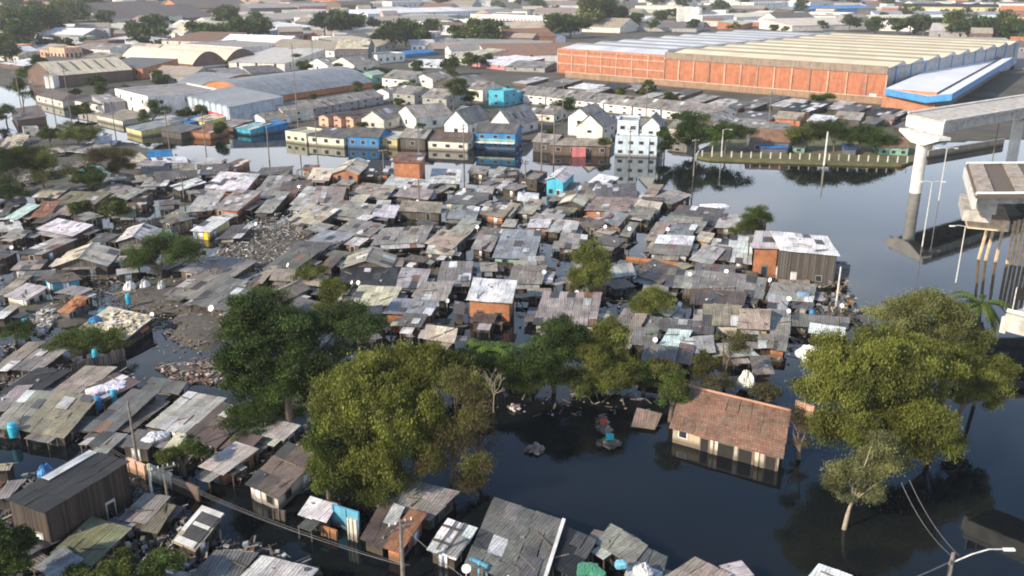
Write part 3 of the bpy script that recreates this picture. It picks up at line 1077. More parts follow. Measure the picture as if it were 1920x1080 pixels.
# extras on named shacks --------------------------------------------------
def strip_on(r, name, s0, t0, s1, t1, col, dz=.16, m='paint'):
    P, zt = r['P'], r['ztop']
    b_ = MB()
    b_.slab([P(s0, t0, zt(s0, t0) + dz), P(s1, t0, zt(s1, t0) + dz), P(s1, t1, zt(s1, t1) + dz), P(s0, t1, zt(s0, t1) + dz)], .05, col)
    return b_.build(name, M[m], r['root'])

r = BY['the white plastic covered hut']
for s0, t0, s1, t1 in ((.02, .25, .55, .31), (.02, .70, .62, .76), (.30, .05, .35, .95), (.58, .02, .64, .98)):
    strip_on(r, 'batten', s0, t0, s1, t1, (.10, .09, .085), .19)
strip_on(r, 'grey_sheet', .64, .02, .99, .6, (.30, .29, .27), .15, 'roof')
r = BY['the white boarded hut']
for s0, t0, s1, t1 in ((.03, .3, .2, .98), (.2, .86, .98, .98), (.25, .5, .9, .58), (.1, .02, .9, .16)):
    strip_on(r, 'board', s0, t0, s1, t1, (.64, .62, .58), .17)
strip_on(r, 'dark_sheet', .22, .18, .95, .48, (.07, .068, .065), .15, 'roof')
strip_on(r, 'dark_sheet', .22, .6, .95, .85, (.09, .085, .08), .15, 'roof')
r = BY['the broad dark roof']
strip_on(r, 'white_sheet_edge', .955, .0, .998, 1.0, (.70, .69, .66), .2)
strip_on(r, 'white_sheet_edge', .55, -.01, .95, .035, (.66, .65, .62), .2)
r = BY['the yellow cornered shack']
pa, pb, pc, pd = r['pts']
for f, w, col in ((.80, .8, (.75, .52, .03)), (.16, .5, (.12, .25, .36))):
    ob = MB()
    c0 = pa + (pb - pa) * f
    ob.box((c0.x, c0.y - .05, r['h'] / 2 - .35), (w, .12, r['h'] + .4), col)
    ob.build('painted_panel', M['paint'], r['root'])
r = BY['the rubble roofed hut']
pa, pb, pc, pd = r['pts']
ob = MB()
for f, L_, z, col in ((.5, .9, r['h'] - .28, (.07, .06, .16)), (.72, .5, r['h'] - .62, (.55, .16, .07))):
    c0 = pb + (pc - pb) * f
    dr = (pc - pb)
    ob.box((c0.x + .08, c0.y, z), (dr.length * L_ * .6, .12, .34), col, math.atan2(dr.y, dr.x))
ob.build('painted_fascia', M['paint'], r['root'])
mb = MB()
P, zt = r['P'], r['ztop']
for _ in range(120):
    s, t = random.uniform(.05, .95), random.uniform(.05, .95)
    x = random.uniform(.12, .5)
    mb.box(P(s, t, zt(s, t) + .1 + x * .12), (x, x * .8, x * .35), jit(random.choice([(.62, .56, .46), (.45, .38, .3), (.2, .17, .14), (.66, .64, .6)]), .3), random.uniform(0, 3))
o = mb.build('rubble', M['plaster'], r['root'])
o['kind'] = 'stuff'

# loose covers that lie on roofs
def heap(name, label, cat, px, py, z, rx, ry, hh, col, n=18, mat='paint', group=None):
    """crumpled sheet or heaped rags lying at a spot"""
    p = at(px, py, z)
    sc_ = p.y / F * 1.02
    root = None
    m = MB()
    NX, NY = n, max(6, n // 2)
    ax, ay = rx * sc_, ry * sc_ * 2.2
    g = {}
    rad = [random.uniform(.55, 1.12) for _ in range(9)]
    def rad_at(a):
        x = (a / (2 * math.pi) + .5) * 9 % 9
        i0 = int(x) % 9
        return rad[i0] * (1 - x % 1) + rad[(i0 + 1) % 9] * (x % 1)
    for i in range(NX + 1):
        for j in range(NY + 1):
            u, v = i / NX * 2 - 1, j / NY * 2 - 1
            rr = math.sqrt(u * u + v * v)
            k = max(0, 1 - max(abs(u), abs(v)) ** 3)
            sq = rad_at(math.atan2(v, u)) / max(1.0, rr / max(abs(u), abs(v), .01)) ** .7
            g[i, j] = Vector((u * ax * sq + random.uniform(-.06, .06) * ax, v * ay * sq + random.uniform(-.06, .06) * ay, hh * k * random.uniform(.45, 1.0) + .05))
    for i in range(NX):
        for j in range(NY):
            m.face([g[i, j], g[i + 1, j], g[i + 1, j + 1], g[i, j + 1]], jit(col, .12))
    rim = [g[i, 0] for i in range(NX + 1)] + [g[NX, j] for j in range(1, NY + 1)] + [g[i, NY] for i in range(NX - 1, -1, -1)] + [g[0, j] for j in range(NY - 1, 0, -1)]
    for i in range(len(rim)):
        a_, b_ = rim[i], rim[(i + 1) % len(rim)]
        m.face([a_ - Vector((0, 0, .3)), b_ - Vector((0, 0, .3)), b_, a_], col)
    o = m.build(name, M[mat])
    o.location = p
    mark(o, label, cat, group)
    return o

o = heap('tarpaulin', 'crumpled white and lilac cloth spread along a roof at left', 'tarpaulin', 198, 728, 1.55, 46, 11, .2, (.70, .66, .74), 26)
o.rotation_euler.z = R(38)
heap('tarpaulin', 'bunched white plastic sheeting hanging over a roof edge at left', 'tarpaulin', 293, 818, 1.5, 30, 11, .3, (.62, .62, .64), 20)
heap('tarpaulin', 'blue tarpaulin bundle on the rubble strewn roof', 'tarpaulin', 178, 600, 1.7, 11, 6, .5, (.03, .20, .42), 12)
heap('tarpaulin', 'teal tarpaulin draped behind the rubble roofed hut', 'tarpaulin', 198, 582, 1.2, 18, 5, .3, (.04, .22, .30), 14)
heap('tarpaulin', 'orange cloth heap spread over a small hut roof', 'tarpaulin', 143, 568, 2.3, 19, 7, .35, (.45, .17, .06), 14)
heap('tarpaulin', 'round blue tarpaulin dome behind the big dark house', 'tarpaulin', 84, 884, 1.6, 15, 9, .7, (.05, .24, .52), 14)
heap('tarpaulin', 'green tarpaulin crumpled beside the black plastic roof', 'tarpaulin', 1106, 1068, 1.75, 34, 14, .14, (.07, .27, .15), 16)
heap('tarpaulin', 'light blue cloth strip near the green tarpaulin', 'tarpaulin', 1166, 1056, 1.9, 14, 6, .2, (.18, .46, .60), 10)
heap('tarpaulin', 'white sheet torn open behind the green tarpaulin', 'tarpaulin', 1205, 1068, 1.8, 22, 12, .3, (.64, .63, .6), 14)
heap('tarpaulin', 'tall white bundle wrapped in plastic behind the clay tiled house', 'tarpaulin', 1399, 716, .8, 21, 10, 1.3, (.76, .73, .64), 14)
heap('tarpaulin', 'white sheeting half hidden by the willow crown at right', 'tarpaulin', 1525, 668, 1.8, 38, 14, 1.2, (.74, .72, .66), 18)
heap('tarpaulin', 'ragged white plastic spread on a roof at the lake shore', 'tarpaulin', 1340, 386, 1.5, 36, 6, .3, (.72, .72, .74), 20)
heap('tarpaulin', 'blue sheet folded over a grey roof near the lake', 'tarpaulin', 1505, 551, 1.5, 15, 7, .2, (.20, .30, .42), 10)
for i, (x, y, rx, lab) in enumerate(((243, 540, 13, 'largest of the three white sacks by the rubbish heap'), (272, 537, 10, 'middle one of the three white sacks by the rubbish heap'),
                                     (302, 541, 9, 'rightmost of the three white sacks by the rubbish heap'))):
    heap('rubble_sack', lab, 'sack', x, y, .3, rx, rx * .45, 1.1, (.72, .71, .72), 10, group='white rubble sacks')

# ---- more shacks where the photograph shows roofs crowded between the ones above
def in_poly(x, y, poly):
    c = False
    j = len(poly) - 1
    for i in range(len(poly)):
        xi, yi = poly[i]
        xj, yj = poly[j]
        if (yi > y) != (yj > y) and x < (xj - xi) * (y - yi) / (yj - yi) + xi:
            c = not c
        j = i
    return c

ZONES = [[(0, 300), (120, 300), (230, 285), (420, 300), (560, 320), (700, 335), (1000, 330), (1130, 350), (1290, 380), (1270, 410), (1150, 490), (1180, 520),
          (1200, 480), (1300, 400), (1420, 400), (1460, 450), (1570, 480), (1590, 610), (1500, 640), (1470, 710), (1330, 670), (1200, 655), (1000, 610), (700, 630), (420, 600),
          (380, 590), (260, 560), (120, 600), (0, 600)],
         [(0, 640), (110, 670), (210, 700), (320, 730), (430, 760), (600, 820), (590, 930), (470, 920), (330, 870), (240, 850), (180, 830), (0, 830)],
         [(0, 900), (60, 890), (250, 900), (330, 960), (430, 1010), (600, 1075), (600, 1100), (0, 1100)]]
NOGO = [[(140, 470), (250, 440), (300, 395), (330, 405), (310, 440), (230, 475), (150, 480)], [(1295, 380), (1320, 395), (1200, 500), (1130, 505), (1125, 480)],
        [(430, 440), (520, 415), (590, 440), (540, 490), (440, 480)], [(170, 500), (330, 520), (420, 560), (420, 600), (200, 600)], [(0, 560), (160, 570), (160, 600), (0, 640)],
        [(965, 570), (1005, 570), (1000, 620), (965, 620)], [(1030, 500), (1060, 500), (1060, 540), (1030, 540)]]

def near_quad(p, q, m):
    pts = [(v.x, v.y) for v in q]
    if in_poly(p.x, p.y, pts):
        return True
    for i in range(4):
        a, b = Vector(pts[i]), Vector(pts[(i + 1) % 4])
        ab = b - a
        t = max(0, min(1, (p.xy - a).dot(ab) / max(ab.length_squared, 1e-6)))
        if (a + ab * t - p.xy).length < m:
            return True
    return False

nfill = 0
for _ in range(16000):
    if len(SHACK_DISH) >= 296:
        break
    px, py = random.uniform(0, 1590), random.uniform(300, 1090)
    if not any(in_poly(px, py, z) for z in ZONES) or any(in_poly(px, py, z) for z in NOGO):
        continue
    p = at(px, py, 1.5)
    nearest = min(SHACK_DISH, key=lambda r: (r['cen'] - p).length)
    ang = nearest['rz'] + random.choice([0, 0, math.pi / 2]) + random.uniform(-.08, .08)
    w, l = random.uniform(2.2, 4.8), random.uniform(2.0, 4.0)
    ux = Vector((math.cos(ang), math.sin(ang), 0))
    uy = Vector((-ux.y, ux.x, 0))
    q = [p - ux * w / 2 - uy * l / 2, p + ux * w / 2 - uy * l / 2, p + ux * w / 2 + uy * l / 2, p - ux * w / 2 + uy * l / 2]
    test = q + [p, p - ux * w / 2, p + ux * w / 2, p - uy * l / 2, p + uy * l / 2]
    if any(near_quad(t, f, -.01) for f in FOOT for t in test if (f[0].xy - t.xy).length < 25):
        continue
    rc = random.choice(['g1', 'g1', 'g2', 'g2', 'g2', 'n', 't', 'l', 'e', 'g3'])
    wc = random.choice(['d', 'd', 'p', 'p', 'P', 'n'])
    h = random.uniform(1.1, 1.5)
    r = bld('shack', *q, h, 's', rc, wc, clutter=1.0)
    FOOT.append(r['quad'])
    rw, ww = r['desc']
    auto(r['root'], (f"small {rw} roofed shack with {ww} walls", f"small {rw} roofed shack"), 'shack', 'flooded shacks', h, 'one')
    SHACK_DISH.append(r)
    nfill += 1
print('filler shacks', nfill, 'all', len(SHACK_DISH))
# ------------------------------------------------------------------ town beyond the water
def town(xl, yl, xr, yr, ytop, depth, roof='g', rc='g2', wc='c', wins=None, desc=None, lm=None, name='house', cat='house', rise=None, big=False, over=.3, group='town houses', base=-1.2, rword=None):
    A, B = at(xl, yl, 0), at(xr, yr, 0)
    h = max(2.0, height_at(xl, ytop, A))
    u = (B - A).normalized()
    n = Vector((-u.y, u.x, 0))
    r = bld(name, A, B, B + n * depth, A + n * depth, h, roof, rc, wc, over, rise, 'town', wins, big, base=base)
    FOOT.append(r['quad'])
    rw, ww = r['desc']
    pc = Vector(r['root'].location) + Vector((0, 0, h * .6))
    if lm:
        landmark(r['root'], lm, desc, cat, group, pc)
    elif desc:
        mark(r['root'], desc, cat, group)
    else:
        auto(r['root'], (f"{rword or rw} {SHAPE[roof]}roofed {cat} with {ww} walls", f"{rword or rw} {SHAPE[roof]}roofed {cat}"), cat, group, h * .6, 'one')
    return r

# flooded street front
town(533, 266, 575, 272, 249, 8, 'f', 'c', 'e', (3, 1), 'pale yellow single storey house with parapet at the flooded street front', 'the pale yellow street house')
town(576, 272, 646, 278, 252, 9, 's', 'g1', 'e', (3, 1))
town(649, 277, 712, 280, 256, 9, 'g', 'g1', 'U', (3, 1), 'low vivid blue house with a dark roof at the flooded street front', 'the low blue street house')
town(714, 277, 746, 279, 257, 7, 's', 'g3', 'y', (2, 1), 'small yellow shop beside the low blue street house')
town(748, 279, 798, 282, 258, 9, 'g', 'g2', 'P', (2, 1))
town(800, 281, 878, 285, 264, 9, 'g', 'n', 'c', (3, 1))
r = town(889, 279, 968, 282, 248, 9, 'g', 'g1', 'U', (3, 2), 'two storey bright blue house with white window frames and balcony', 'the two storey blue house')
pa, pb, pc, pd = r['pts']
mb = MB()
mb.slab([pa + Vector((0, -1.4, 2.0)), pb + Vector((0, -1.4, 2.0)), pb + Vector((0, 0, 2.0)), pa + Vector((0, 0, 2.0))], .35, (.62, .62, .60))
mb.build('balcony', M['plaster'], r['root'])
mb = MB()
mb.box((0, (pa.y + pb.y) / 2 - .04, 2.35), ((pb - pa).length * .98, .12, .4), (.22, .42, .32))
mb.build('green_band', M['plaster'], r['root'])
town(996, 284, 1040, 288, 266, 8, 'g', 'g2', 'P', (2, 1))
town(1030, 291, 1145, 294, 270, 7, 's', 't', 'n', (4, 1), 'low brown house with tan roof and pink gate at the flooded street front', 'the low brown house with the pink gate')
mbr = MB()
p = at(1085, 293.5, 0)
mbr.box((0, 0, 1.1), (3.2, .12, 2.4), (.62, .20, .20))
o = mbr.build('pink_gate', M['paint'])
o.location = p + Vector((0, -.3, 0))
mark(o, 'pink gate panel standing in the water before the low brown house', 'gate')
# row houses and gabled houses
town(468, 234, 498, 240, 220, 9, 'd', 'g2', 'w', (2, 1))
town(504, 224, 530, 233, 201, 10, 'd', 'g2', 'c', (1, 2))
xs = [(530, 230), (578, 222), (626, 214), (674, 205), (722, 197)]
for i in range(4):
    town(xs[i][0], xs[i][1], xs[i + 1][0], xs[i + 1][1], xs[i][1] - 17, 10, 'g', 'g2', 'g', (2, 2), cat='row house', group='grey row houses')
for i, x in enumerate((596, 620, 643)):
    town(x, 238 + i, x + 20, 241 + i, 219 + i, 10, 'd', 'n', 's', (1, 2), cat='row house', group='salmon row houses')
town(676, 243, 721, 247, 223, 12, 'd', 'g2', 'c', (2, 1), rise=2.4)
town(742, 236, 780, 247, 212, 12, 'd', 'g2', 'w', (1, 1), rise=2.6)
town(831, 257, 878, 261, 232, 13, 'd', 'g2', 'w', (2, 1), 'tall white gabled house left of the two storey blue house', 'the tall white gabled house', rise=3.6)
town(914, 254, 960, 259, 234, 14, 'd', 'g2', 'w', (2, 1), rise=4.2)
town(1062, 256, 1106, 260, 219, 11, 'd', 'g2', 'w', (1, 2), rise=2.4)
town(1078, 268, 1130, 272, 238, 11, 'd', 'g2', 'c', (2, 2), 'cream gabled two storey house left of the pale blue modern house', 'the cream gabled house', rise=3.2)
town(1150, 293, 1233, 296, 259, 5, 'f', 'g3', 'l', (4, 2), 'pale blue and white flat roofed modern house with strip windows by the lake', 'the pale blue modern house')
town(1153, 287.5, 1197, 289, 230, 9, 'f', 'g3', 'l', (3, 3), 'taller pale blue rear block rising behind the modern house by the lake')
town(1199, 288, 1237, 290, 238, 9, 'd', 'g2', 'w', (1, 2), rise=2.4)
# white terrace with the long grey roof
n = 7
for i in range(n):
    f0, f1 = i / n, (i + 1) / n
    x0, y0, x1, y1 = 968 + 378 * f0, 194 + 42 * f0, 968 + 378 * f1, 194 + 42 * f1
    town(x0, y0, x1, y1, y0 - 18, 12, 'g', 'g2', 'w', (3, 2), cat='row house', group='white terrace houses')
town(914, 200, 945, 203, 172, 8, 'f', 'q', 'u', (2, 2), 'narrow cyan house with a black water tank on its flat roof', 'the narrow cyan house')
town(945, 196, 962, 198, 180, 9, 'g', 'q', 'u', (1, 1))
town(672, 160, 699, 162, 140, 8, 'd', 'm', 'G', (1, 1), 'small bright green gabled house in front of the warehouse', 'the green house')
for a in ((715, 167, 768, 172, 146, 14, 'g', 'g2', 'c', (3, 2)), (775, 169, 812, 172, 146, 12, 'd', 'g2', 'w', (2, 2)), (812, 183, 866, 190, 156, 14, 'd', 'g2', 'P', (2, 2)),
          (868, 188, 905, 193, 165, 12, 'g', 'g2', 'c', (2, 1)), (735, 196, 778, 200, 174, 11, 'g', 'g2', 'g', (2, 2)), (790, 205, 838, 209, 182, 12, 'g', 'g2', 'g', (2, 2)),
          (700, 190, 730, 193, 172, 9, 'd', 'g2', 'w', (1, 1)), (575, 133, 615, 137, 119, 10, 'd', 'g2', 'w', (1, 1)), (620, 135, 665, 140, 118, 12, 'd', 'g2', 'c', (1, 1)),
          (845, 232, 880, 236, 214, 10, 'g', 'g2', 'g', (2, 1)), (990, 228, 1040, 232, 212, 10, 'g', 'g2', 'c', (2, 1)), (1130, 246, 1150, 248, 230, 8, 'g', 'g2', 'c', (1, 1)),
          (1165, 258, 1240, 262, 240, 10, 'g', 'g2', 'g', (3, 1)), (1250, 262, 1290, 266, 240, 9, 'g', 'g2', 'c', (2, 2)), (1280, 240, 1345, 248, 226, 13, 'd', 'g2', 'P', None)):
    town(*a)
# left part of the town
r = town(104, 166, 252, 152, 143, 22, 'g', 'c', 'n', None, 'gabled cream roofed shed with brown long wall and dark skylights', 'the cream roofed shed', 'shed', 'shed', rise=4.5, big=True)
P, zt = r['P'], r['ztop']
for i in range(5):
    f = .2 + i * .15
    strip_on(r, 'skylight', f, .12, f + .02, .42, (.10, .10, .10), .3)
town(84, 168, 103, 168, 143, 5, 'd', 'c', 'w', None, cat='house')
town(67, 192, 118, 205, 178, 9, 'h', 'n', 'c', (4, 1))
town(140, 206, 196, 216, 186, 10, 's', 'g1', 'c', (2, 1))
town(196, 216, 240, 212, 190, 12, 's', 'g2', 'g', None)
town(218, 206, 281, 224, 169, 24, 'f', 'g2', 'w', (3, 2), 'white two storey building with flat grey roof beside the flooded street', 'the white two storey building', cat='building')
r = town(344, 214, 432, 240, 174, 17, 's', 'b', 'b', None, 'pale blue grey shop hall with panelled front and red band', 'the panelled shop hall', 'shop_hall', 'hall', big=True)
pa, pb, pc, pd = r['pts']
Ln = (pb - pa).length
for i in range(8):
    f = (i + .5) / 8
    c0 = pa + (pb - pa) * f
    mb = MB()
    mb.box((c0.x, c0.y - .05, r['h'] * .70), (Ln / 8 * .55, .16, r['h'] * .42), (.46, .56, .58))
    mb.build('front_panel', M['plaster'], r['root'])
mb = MB()
c0 = pa + (pb - pa) * .55
mb.box((c0.x, c0.y - .05, r['h'] * .42), (Ln * .62, .2, .9), (.50, .05, .08))
mb.build('red_band', M['plaster'], r['root'])
for f in (.35, .5, .68, .84):
    r['opening']('door', pa, pb, Vector((0, -1, 0)), f, 1.6, -.4, r['h'] * .3, [M['white'], M['dark']], (1, 1, 1))
r = town(476, 200, 700, 166, 186, 30, 'b', 'b', 'o', None, 'very long pale grey vaulted hall behind the grey row houses', 'the long vaulted hall', 'vaulted_hall', 'hall', rise=5, big=True)
town(328, 172, 405, 178, 160, 26, 'b', 'b', 'o', None, 'shorter blue grey vaulted hall with terracotta end wall', None, 'vaulted_hall', 'hall', rise=3.5, big=True)
for i in range(2):
    x0, x1 = 363 + i * 62, 363 + (i + 1) * 62
    r = town(x0, 138 - i * 6, x1, 132 - i * 6, 121 - i * 6, 55, 'B', 'c', 'n', (5, 1), ('arched brick warehouse with vaulted cream roof, the left of the pair', 'arched brick warehouse with vaulted cream roof, the right of the pair')[i],
             ('the left arched warehouse', 'the right arched warehouse')[i], 'arched_warehouse', 'warehouse', rise=5, big=True, group='arched brick warehouses')
    pa, pb, pc, pd = r['pts']
    mb = MB()
    mb.box((0, (pa.y + pb.y) / 2 - .1, r['h'] * .62), ((pb - pa).length, .3, .8), (.58, .55, .5))
    mb.build('white_band', M['plaster'], r['root'])
town(488, 126, 512, 123, 104, 30, 'f', 'n', 'n', (2, 1), cat='warehouse', group='arched brick warehouses')
town(503, 110, 628, 119, 88, 20, 'g', 't', 'w', (8, 2), 'long white two storey building with tan roof beyond the row houses', 'the long white building', cat='building', big=True)
town(630, 122, 692, 122, 92, 22, 'g', 'c', 'f', (5, 1), cat='building')
for a in ((22, 96, 78, 99, 87, 14, 's', 'w', 'P'), (60, 103, 128, 108, 92, 14, 's', 'w', 'n'), (82, 88, 135, 91, 80, 12, 's', 'w', 'w'), (130, 104, 208, 106, 88, 18, 's', 'p', 'w'),
          (190, 82, 272, 90, 72, 20, 's', 'w', 'w'), (212, 100, 265, 104, 86, 16, 's', 'c', 'c'), (255, 118, 300, 124, 108, 14, 's', 'w', 'w'), (0, 128, 45, 134, 116, 14, 's', 'w', 'n'),
          (50, 128, 110, 134, 112, 14, 's', 'n', 'n'), (140, 118, 215, 124, 104, 14, 's', 't', 'n'), (20, 215, 32, 238, 214, 8, 's', 'n', 'n'),
          (760, 110, 823, 104, 101, 10, 's', 'B', 'U'), (708, 122, 760, 117, 105, 12, 'f', 'g3', 'w', (4, 1)), (798, 92, 857, 94, 76, 14, 's', 'b', 'l', (6, 1)),
          (838, 120, 876, 124, 100, 26, 's', 'c', 'c', (1, 1)), (884, 126, 946, 134, 112, 24, 's', 'w', 'h', (3, 1)), (946, 135, 1022, 138, 122, 16, 's', 'g2', 'g', (2, 1)),
          (400, 150, 470, 146, 140, 18, 's', 'g2', 'w'), (470, 146, 530, 143, 134, 16, 's', 'g1', 'g'), (765, 128, 835, 130, 118, 14, 's', 'w', 'l', (4, 1)),
          (640, 132, 690, 134, 120, 12, 'g', 'n', 'c'), (1010, 96, 1040, 98, 88, 14, 's', 'w', 'w'), (1005, 82, 1040, 84, 70, 12, 'g', 'B', 'w')):
    town(*a, cat='building', group='low buildings behind the town')
# rows along the flooded street on the left
for a in ((235, 250, 265, 258, 236, 9, 's', 'b', 'y'), (262, 238, 300, 246, 226, 9, 's', 'g3', 'c'), (330, 238, 356, 243, 224, 8, 's', 'B', 'U'), (356, 238, 384, 243, 222, 8, 's', 'c', 'y'),
          (440, 252, 470, 256, 240, 8, 's', 'q', 'u'), (474, 248, 500, 252, 236, 8, 's', 'B', 'U'), (300, 256, 340, 262, 246, 8, 's', 'g1', 'P'), (345, 258, 395, 262, 246, 8, 's', 'r', 'o'),
          (400, 246, 438, 250, 234, 8, 's', 'g2', 'n'), (180, 226, 230, 238, 214, 9, 's', 't', 'c')):
    town(*a, cat='shop', group='low shops along the flooded street')
# low dark roofs between the terrace and the brick warehouse
for i in range(26):
    f = (i + random.random()) / 26
    x = 960 + 740 * f
    y = 163 + 62 * f + random.uniform(-9, 10) + (6 if f > .4 else 0)
    w = random.uniform(22, 46)
    town(x, y, x + w, y + w * .11, y - random.uniform(8, 11), random.uniform(8, 14), 's', random.choice(['g1', 'g1', 'g1', 'k', 'g2', 'n', 'w'] if i % 4 else ['g3']), random.choice(['d', 'n', 'P']),
         cat='shed', group='low sheds below the brick warehouse', name='shed')
# informal roofs left of the viaduct
for a in ((1330, 245, 1420, 252, 236, 10, 's', 'g2', 'n'), (1375, 232, 1440, 238, 222, 10, 's', 'g1', 'o'), (1450, 236, 1500, 240, 224, 9, 'g', 'p', 'o'), (1510, 238, 1560, 242, 226, 9, 's', 'w', 'w'),
          (1515, 250, 1545, 252, 240, 7, 'd', 't', 'P'), (1562, 236, 1612, 240, 224, 9, 'g', 'g2', 'P'), (1612, 242, 1640, 245, 230, 8, 's', 'g1', 'd'), (1645, 236, 1672, 238, 222, 8, 's', 'p', 's'),
          (1400, 250, 1470, 256, 242, 8, 's', 'g2', 'y'), (1672, 250, 1706, 254, 240, 8, 's', 'g1', 'd')):
    town(*a, cat='shed', group='informal sheds left of the viaduct', name='shed')
# houses on the island
town(1645, 294, 1704, 296, 276, 9, 'g', 'T', 'G', (4, 1), 'terracotta tiled house with green and white front on the grassy bank', 'the terracotta roofed bank house')
town(1405, 288, 1480, 290, 266, 12, 'g', 'T', 'f', (4, 1), 'long faded tiled roof behind the trees on the grassy bank', rise=2)
town(1484, 290, 1510, 291, 274, 7, 's', 'g1', 'G', (2, 1))
r = town(1425, 292, 1478, 293, 281, 5, 's', 'B', 'f', None, 'bright blue canvas canopy on the grassy bank under the trees', 'the blue canopy', 'canopy', 'canopy')
town(1580, 294, 1606, 295, 281, 5, 's', 'U', 'f', None, 'dark blue canvas canopy left of the terracotta roofed bank house', None, 'canopy', 'canopy')

# ---- the great orange brick warehouse
def warehouse():
    A, B = at(1046, 138), at(1657, 193)
    u = (B - A).normalized()
    n = Vector((-u.y, u.x, 0))
    L = (B - A).length
    hR = height_at(1657, 134, B) + 0.0
    hL = height_at(1046, 82, A)
    h = (hR + hL) / 2
    Cb = at(1808, 76, h)
    dep = (Cb - B).dot(n)
    root = empty('brick_warehouse', (A + B) / 2 + n * dep / 2, math.atan2(u.y, u.x))
    P = lambda s, t, z: Vector(((s - .5) * L, (t - .5) * dep, z))
    wcol = (.41, .155, .08)
    wb = MB()
    sm = 0.385
    for s0, s1, hh in ((0, sm, h - .6), (sm, 1, h)):
        wb.face([P(s0, 0, -1), P(s1, 0, -1), P(s1, 0, hh), P(s0, 0, hh)], wcol, [(s0 * L, 0), (s1 * L, 0), (s1 * L, hh), (s0 * L, hh)])
        wb.face([P(s1, 1, -1), P(s0, 1, -1), P(s0, 1, hh), P(s1, 1, hh)], wcol)
    wb.face([P(0, 1, -1), P(0, 0, -1), P(0, 0, h - .6), P(0, 1, h - .6)], wcol)
    wb.build('brick_wall', M['plaster'], root)
    gb = MB()
    gb.face([P(1, 0, -1), P(1, 1, -1), P(1, 1, h), P(1, 0, h)], (.36, .37, .38))
    gb.build('grey_side_wall', M['plaster'], root)
    # parapet band: dark stained concrete, with pilasters
    pb_ = MB()
    pb_.box(P((sm + 1) / 2, 0, h - .8) + Vector((0, -.12, 0)), ((1 - sm) * L, .3, 2.6), (.26, .20, .15))
    pb_.box(P(sm / 2, 0, h - 1.1) + Vector((0, -.1, 0)), (sm * L, .26, 1.0), (.45, .21, .13))
    pb_.build('parapet', M['plaster'], root)
    for i in range(14):
        s = sm + (1 - sm) * i / 13
        q = MB()
        q.box(P(s, 0, (h - 2.2) / 2 - .1) + Vector((0, -.2, 0)), (.55, .4, h - 2.0), jit((.52, .34, .24) if i % 3 else (.30, .20, .15), .15))
        q.build('pilaster', M['plaster'], root)
    for i in range(8):
        s = sm * i / 7
        q = MB()
        q.box(P(s, 0, (h - 1.6) / 2) + Vector((0, -.14, 0)), (.40, .3, h - 1.4), (.52, .36, .27))
        q.build('pilaster', M['plaster'], root)
    for z in (h * .40, h * .72):
        q = MB()
        q.box(P(sm / 2, 0, z) + Vector((0, -.10, 0)), (sm * L, .24, .5), (.50, .34, .25))
        q.build('white_band', M['plaster'], root)
    # saw-tooth roofs running along the front
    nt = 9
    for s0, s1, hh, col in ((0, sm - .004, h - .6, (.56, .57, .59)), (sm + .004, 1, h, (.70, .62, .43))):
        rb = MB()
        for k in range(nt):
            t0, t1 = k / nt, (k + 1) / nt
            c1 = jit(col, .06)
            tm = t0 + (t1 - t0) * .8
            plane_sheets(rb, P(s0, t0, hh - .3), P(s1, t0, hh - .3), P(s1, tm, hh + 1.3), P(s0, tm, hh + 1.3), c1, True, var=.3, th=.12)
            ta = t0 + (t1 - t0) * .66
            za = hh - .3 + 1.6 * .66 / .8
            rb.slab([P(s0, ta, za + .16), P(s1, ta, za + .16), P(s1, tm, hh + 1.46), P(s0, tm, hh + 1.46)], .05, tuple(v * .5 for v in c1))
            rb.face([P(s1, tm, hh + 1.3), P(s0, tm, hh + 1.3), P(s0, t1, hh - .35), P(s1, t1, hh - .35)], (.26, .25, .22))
            for sx in (s0, s1):
                rb.face([P(sx, t0, hh - .3), P(sx, t1, hh - .35), P(sx, tm, hh + 1.3)], (.40, .42, .44))
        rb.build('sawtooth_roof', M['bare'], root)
    # zig-zag divider and the blue-trimmed end
    q = MB()
    for k in range(nt):
        tm = (k + .5) / nt
        q.box(P(sm, tm, h + .5), (1.6, dep / nt * .96, 2.0), (.40, .43, .47))
    q.build('divider_wall', M['plaster'], root)
    for k in range(11):
        q = MB()
        q.box(P(1, (k + .5) / 11, h * .62) + Vector((.12, 0, 0)), (.3, .7, h * .8), (.05, .22, .48))
        q.build('blue_rib', M['paint'], root)
    q = MB()
    q.box(P(.972, 0, h * .18) + Vector((0, -.12, 0)), (2.4, .12, 1.2), (.75, .75, .72))
    q.build('white_plate', M['paint'], root)
    landmark(root, 'the brick warehouse', 'huge orange brick warehouse with pale sawtooth roofs behind the terrace', 'warehouse', None, P(0.6, 0, h) * 0 + (A + B) / 2 + Vector((0, 0, h)))
    FOOT.append((A, B, B + n * dep, A + n * dep))
    # low annexe wall
    A2, B2 = at(1657.5, 193), at(1762, 197)
    return A, B, n, h, dep
wA, wB, wN, wH, wD = warehouse()

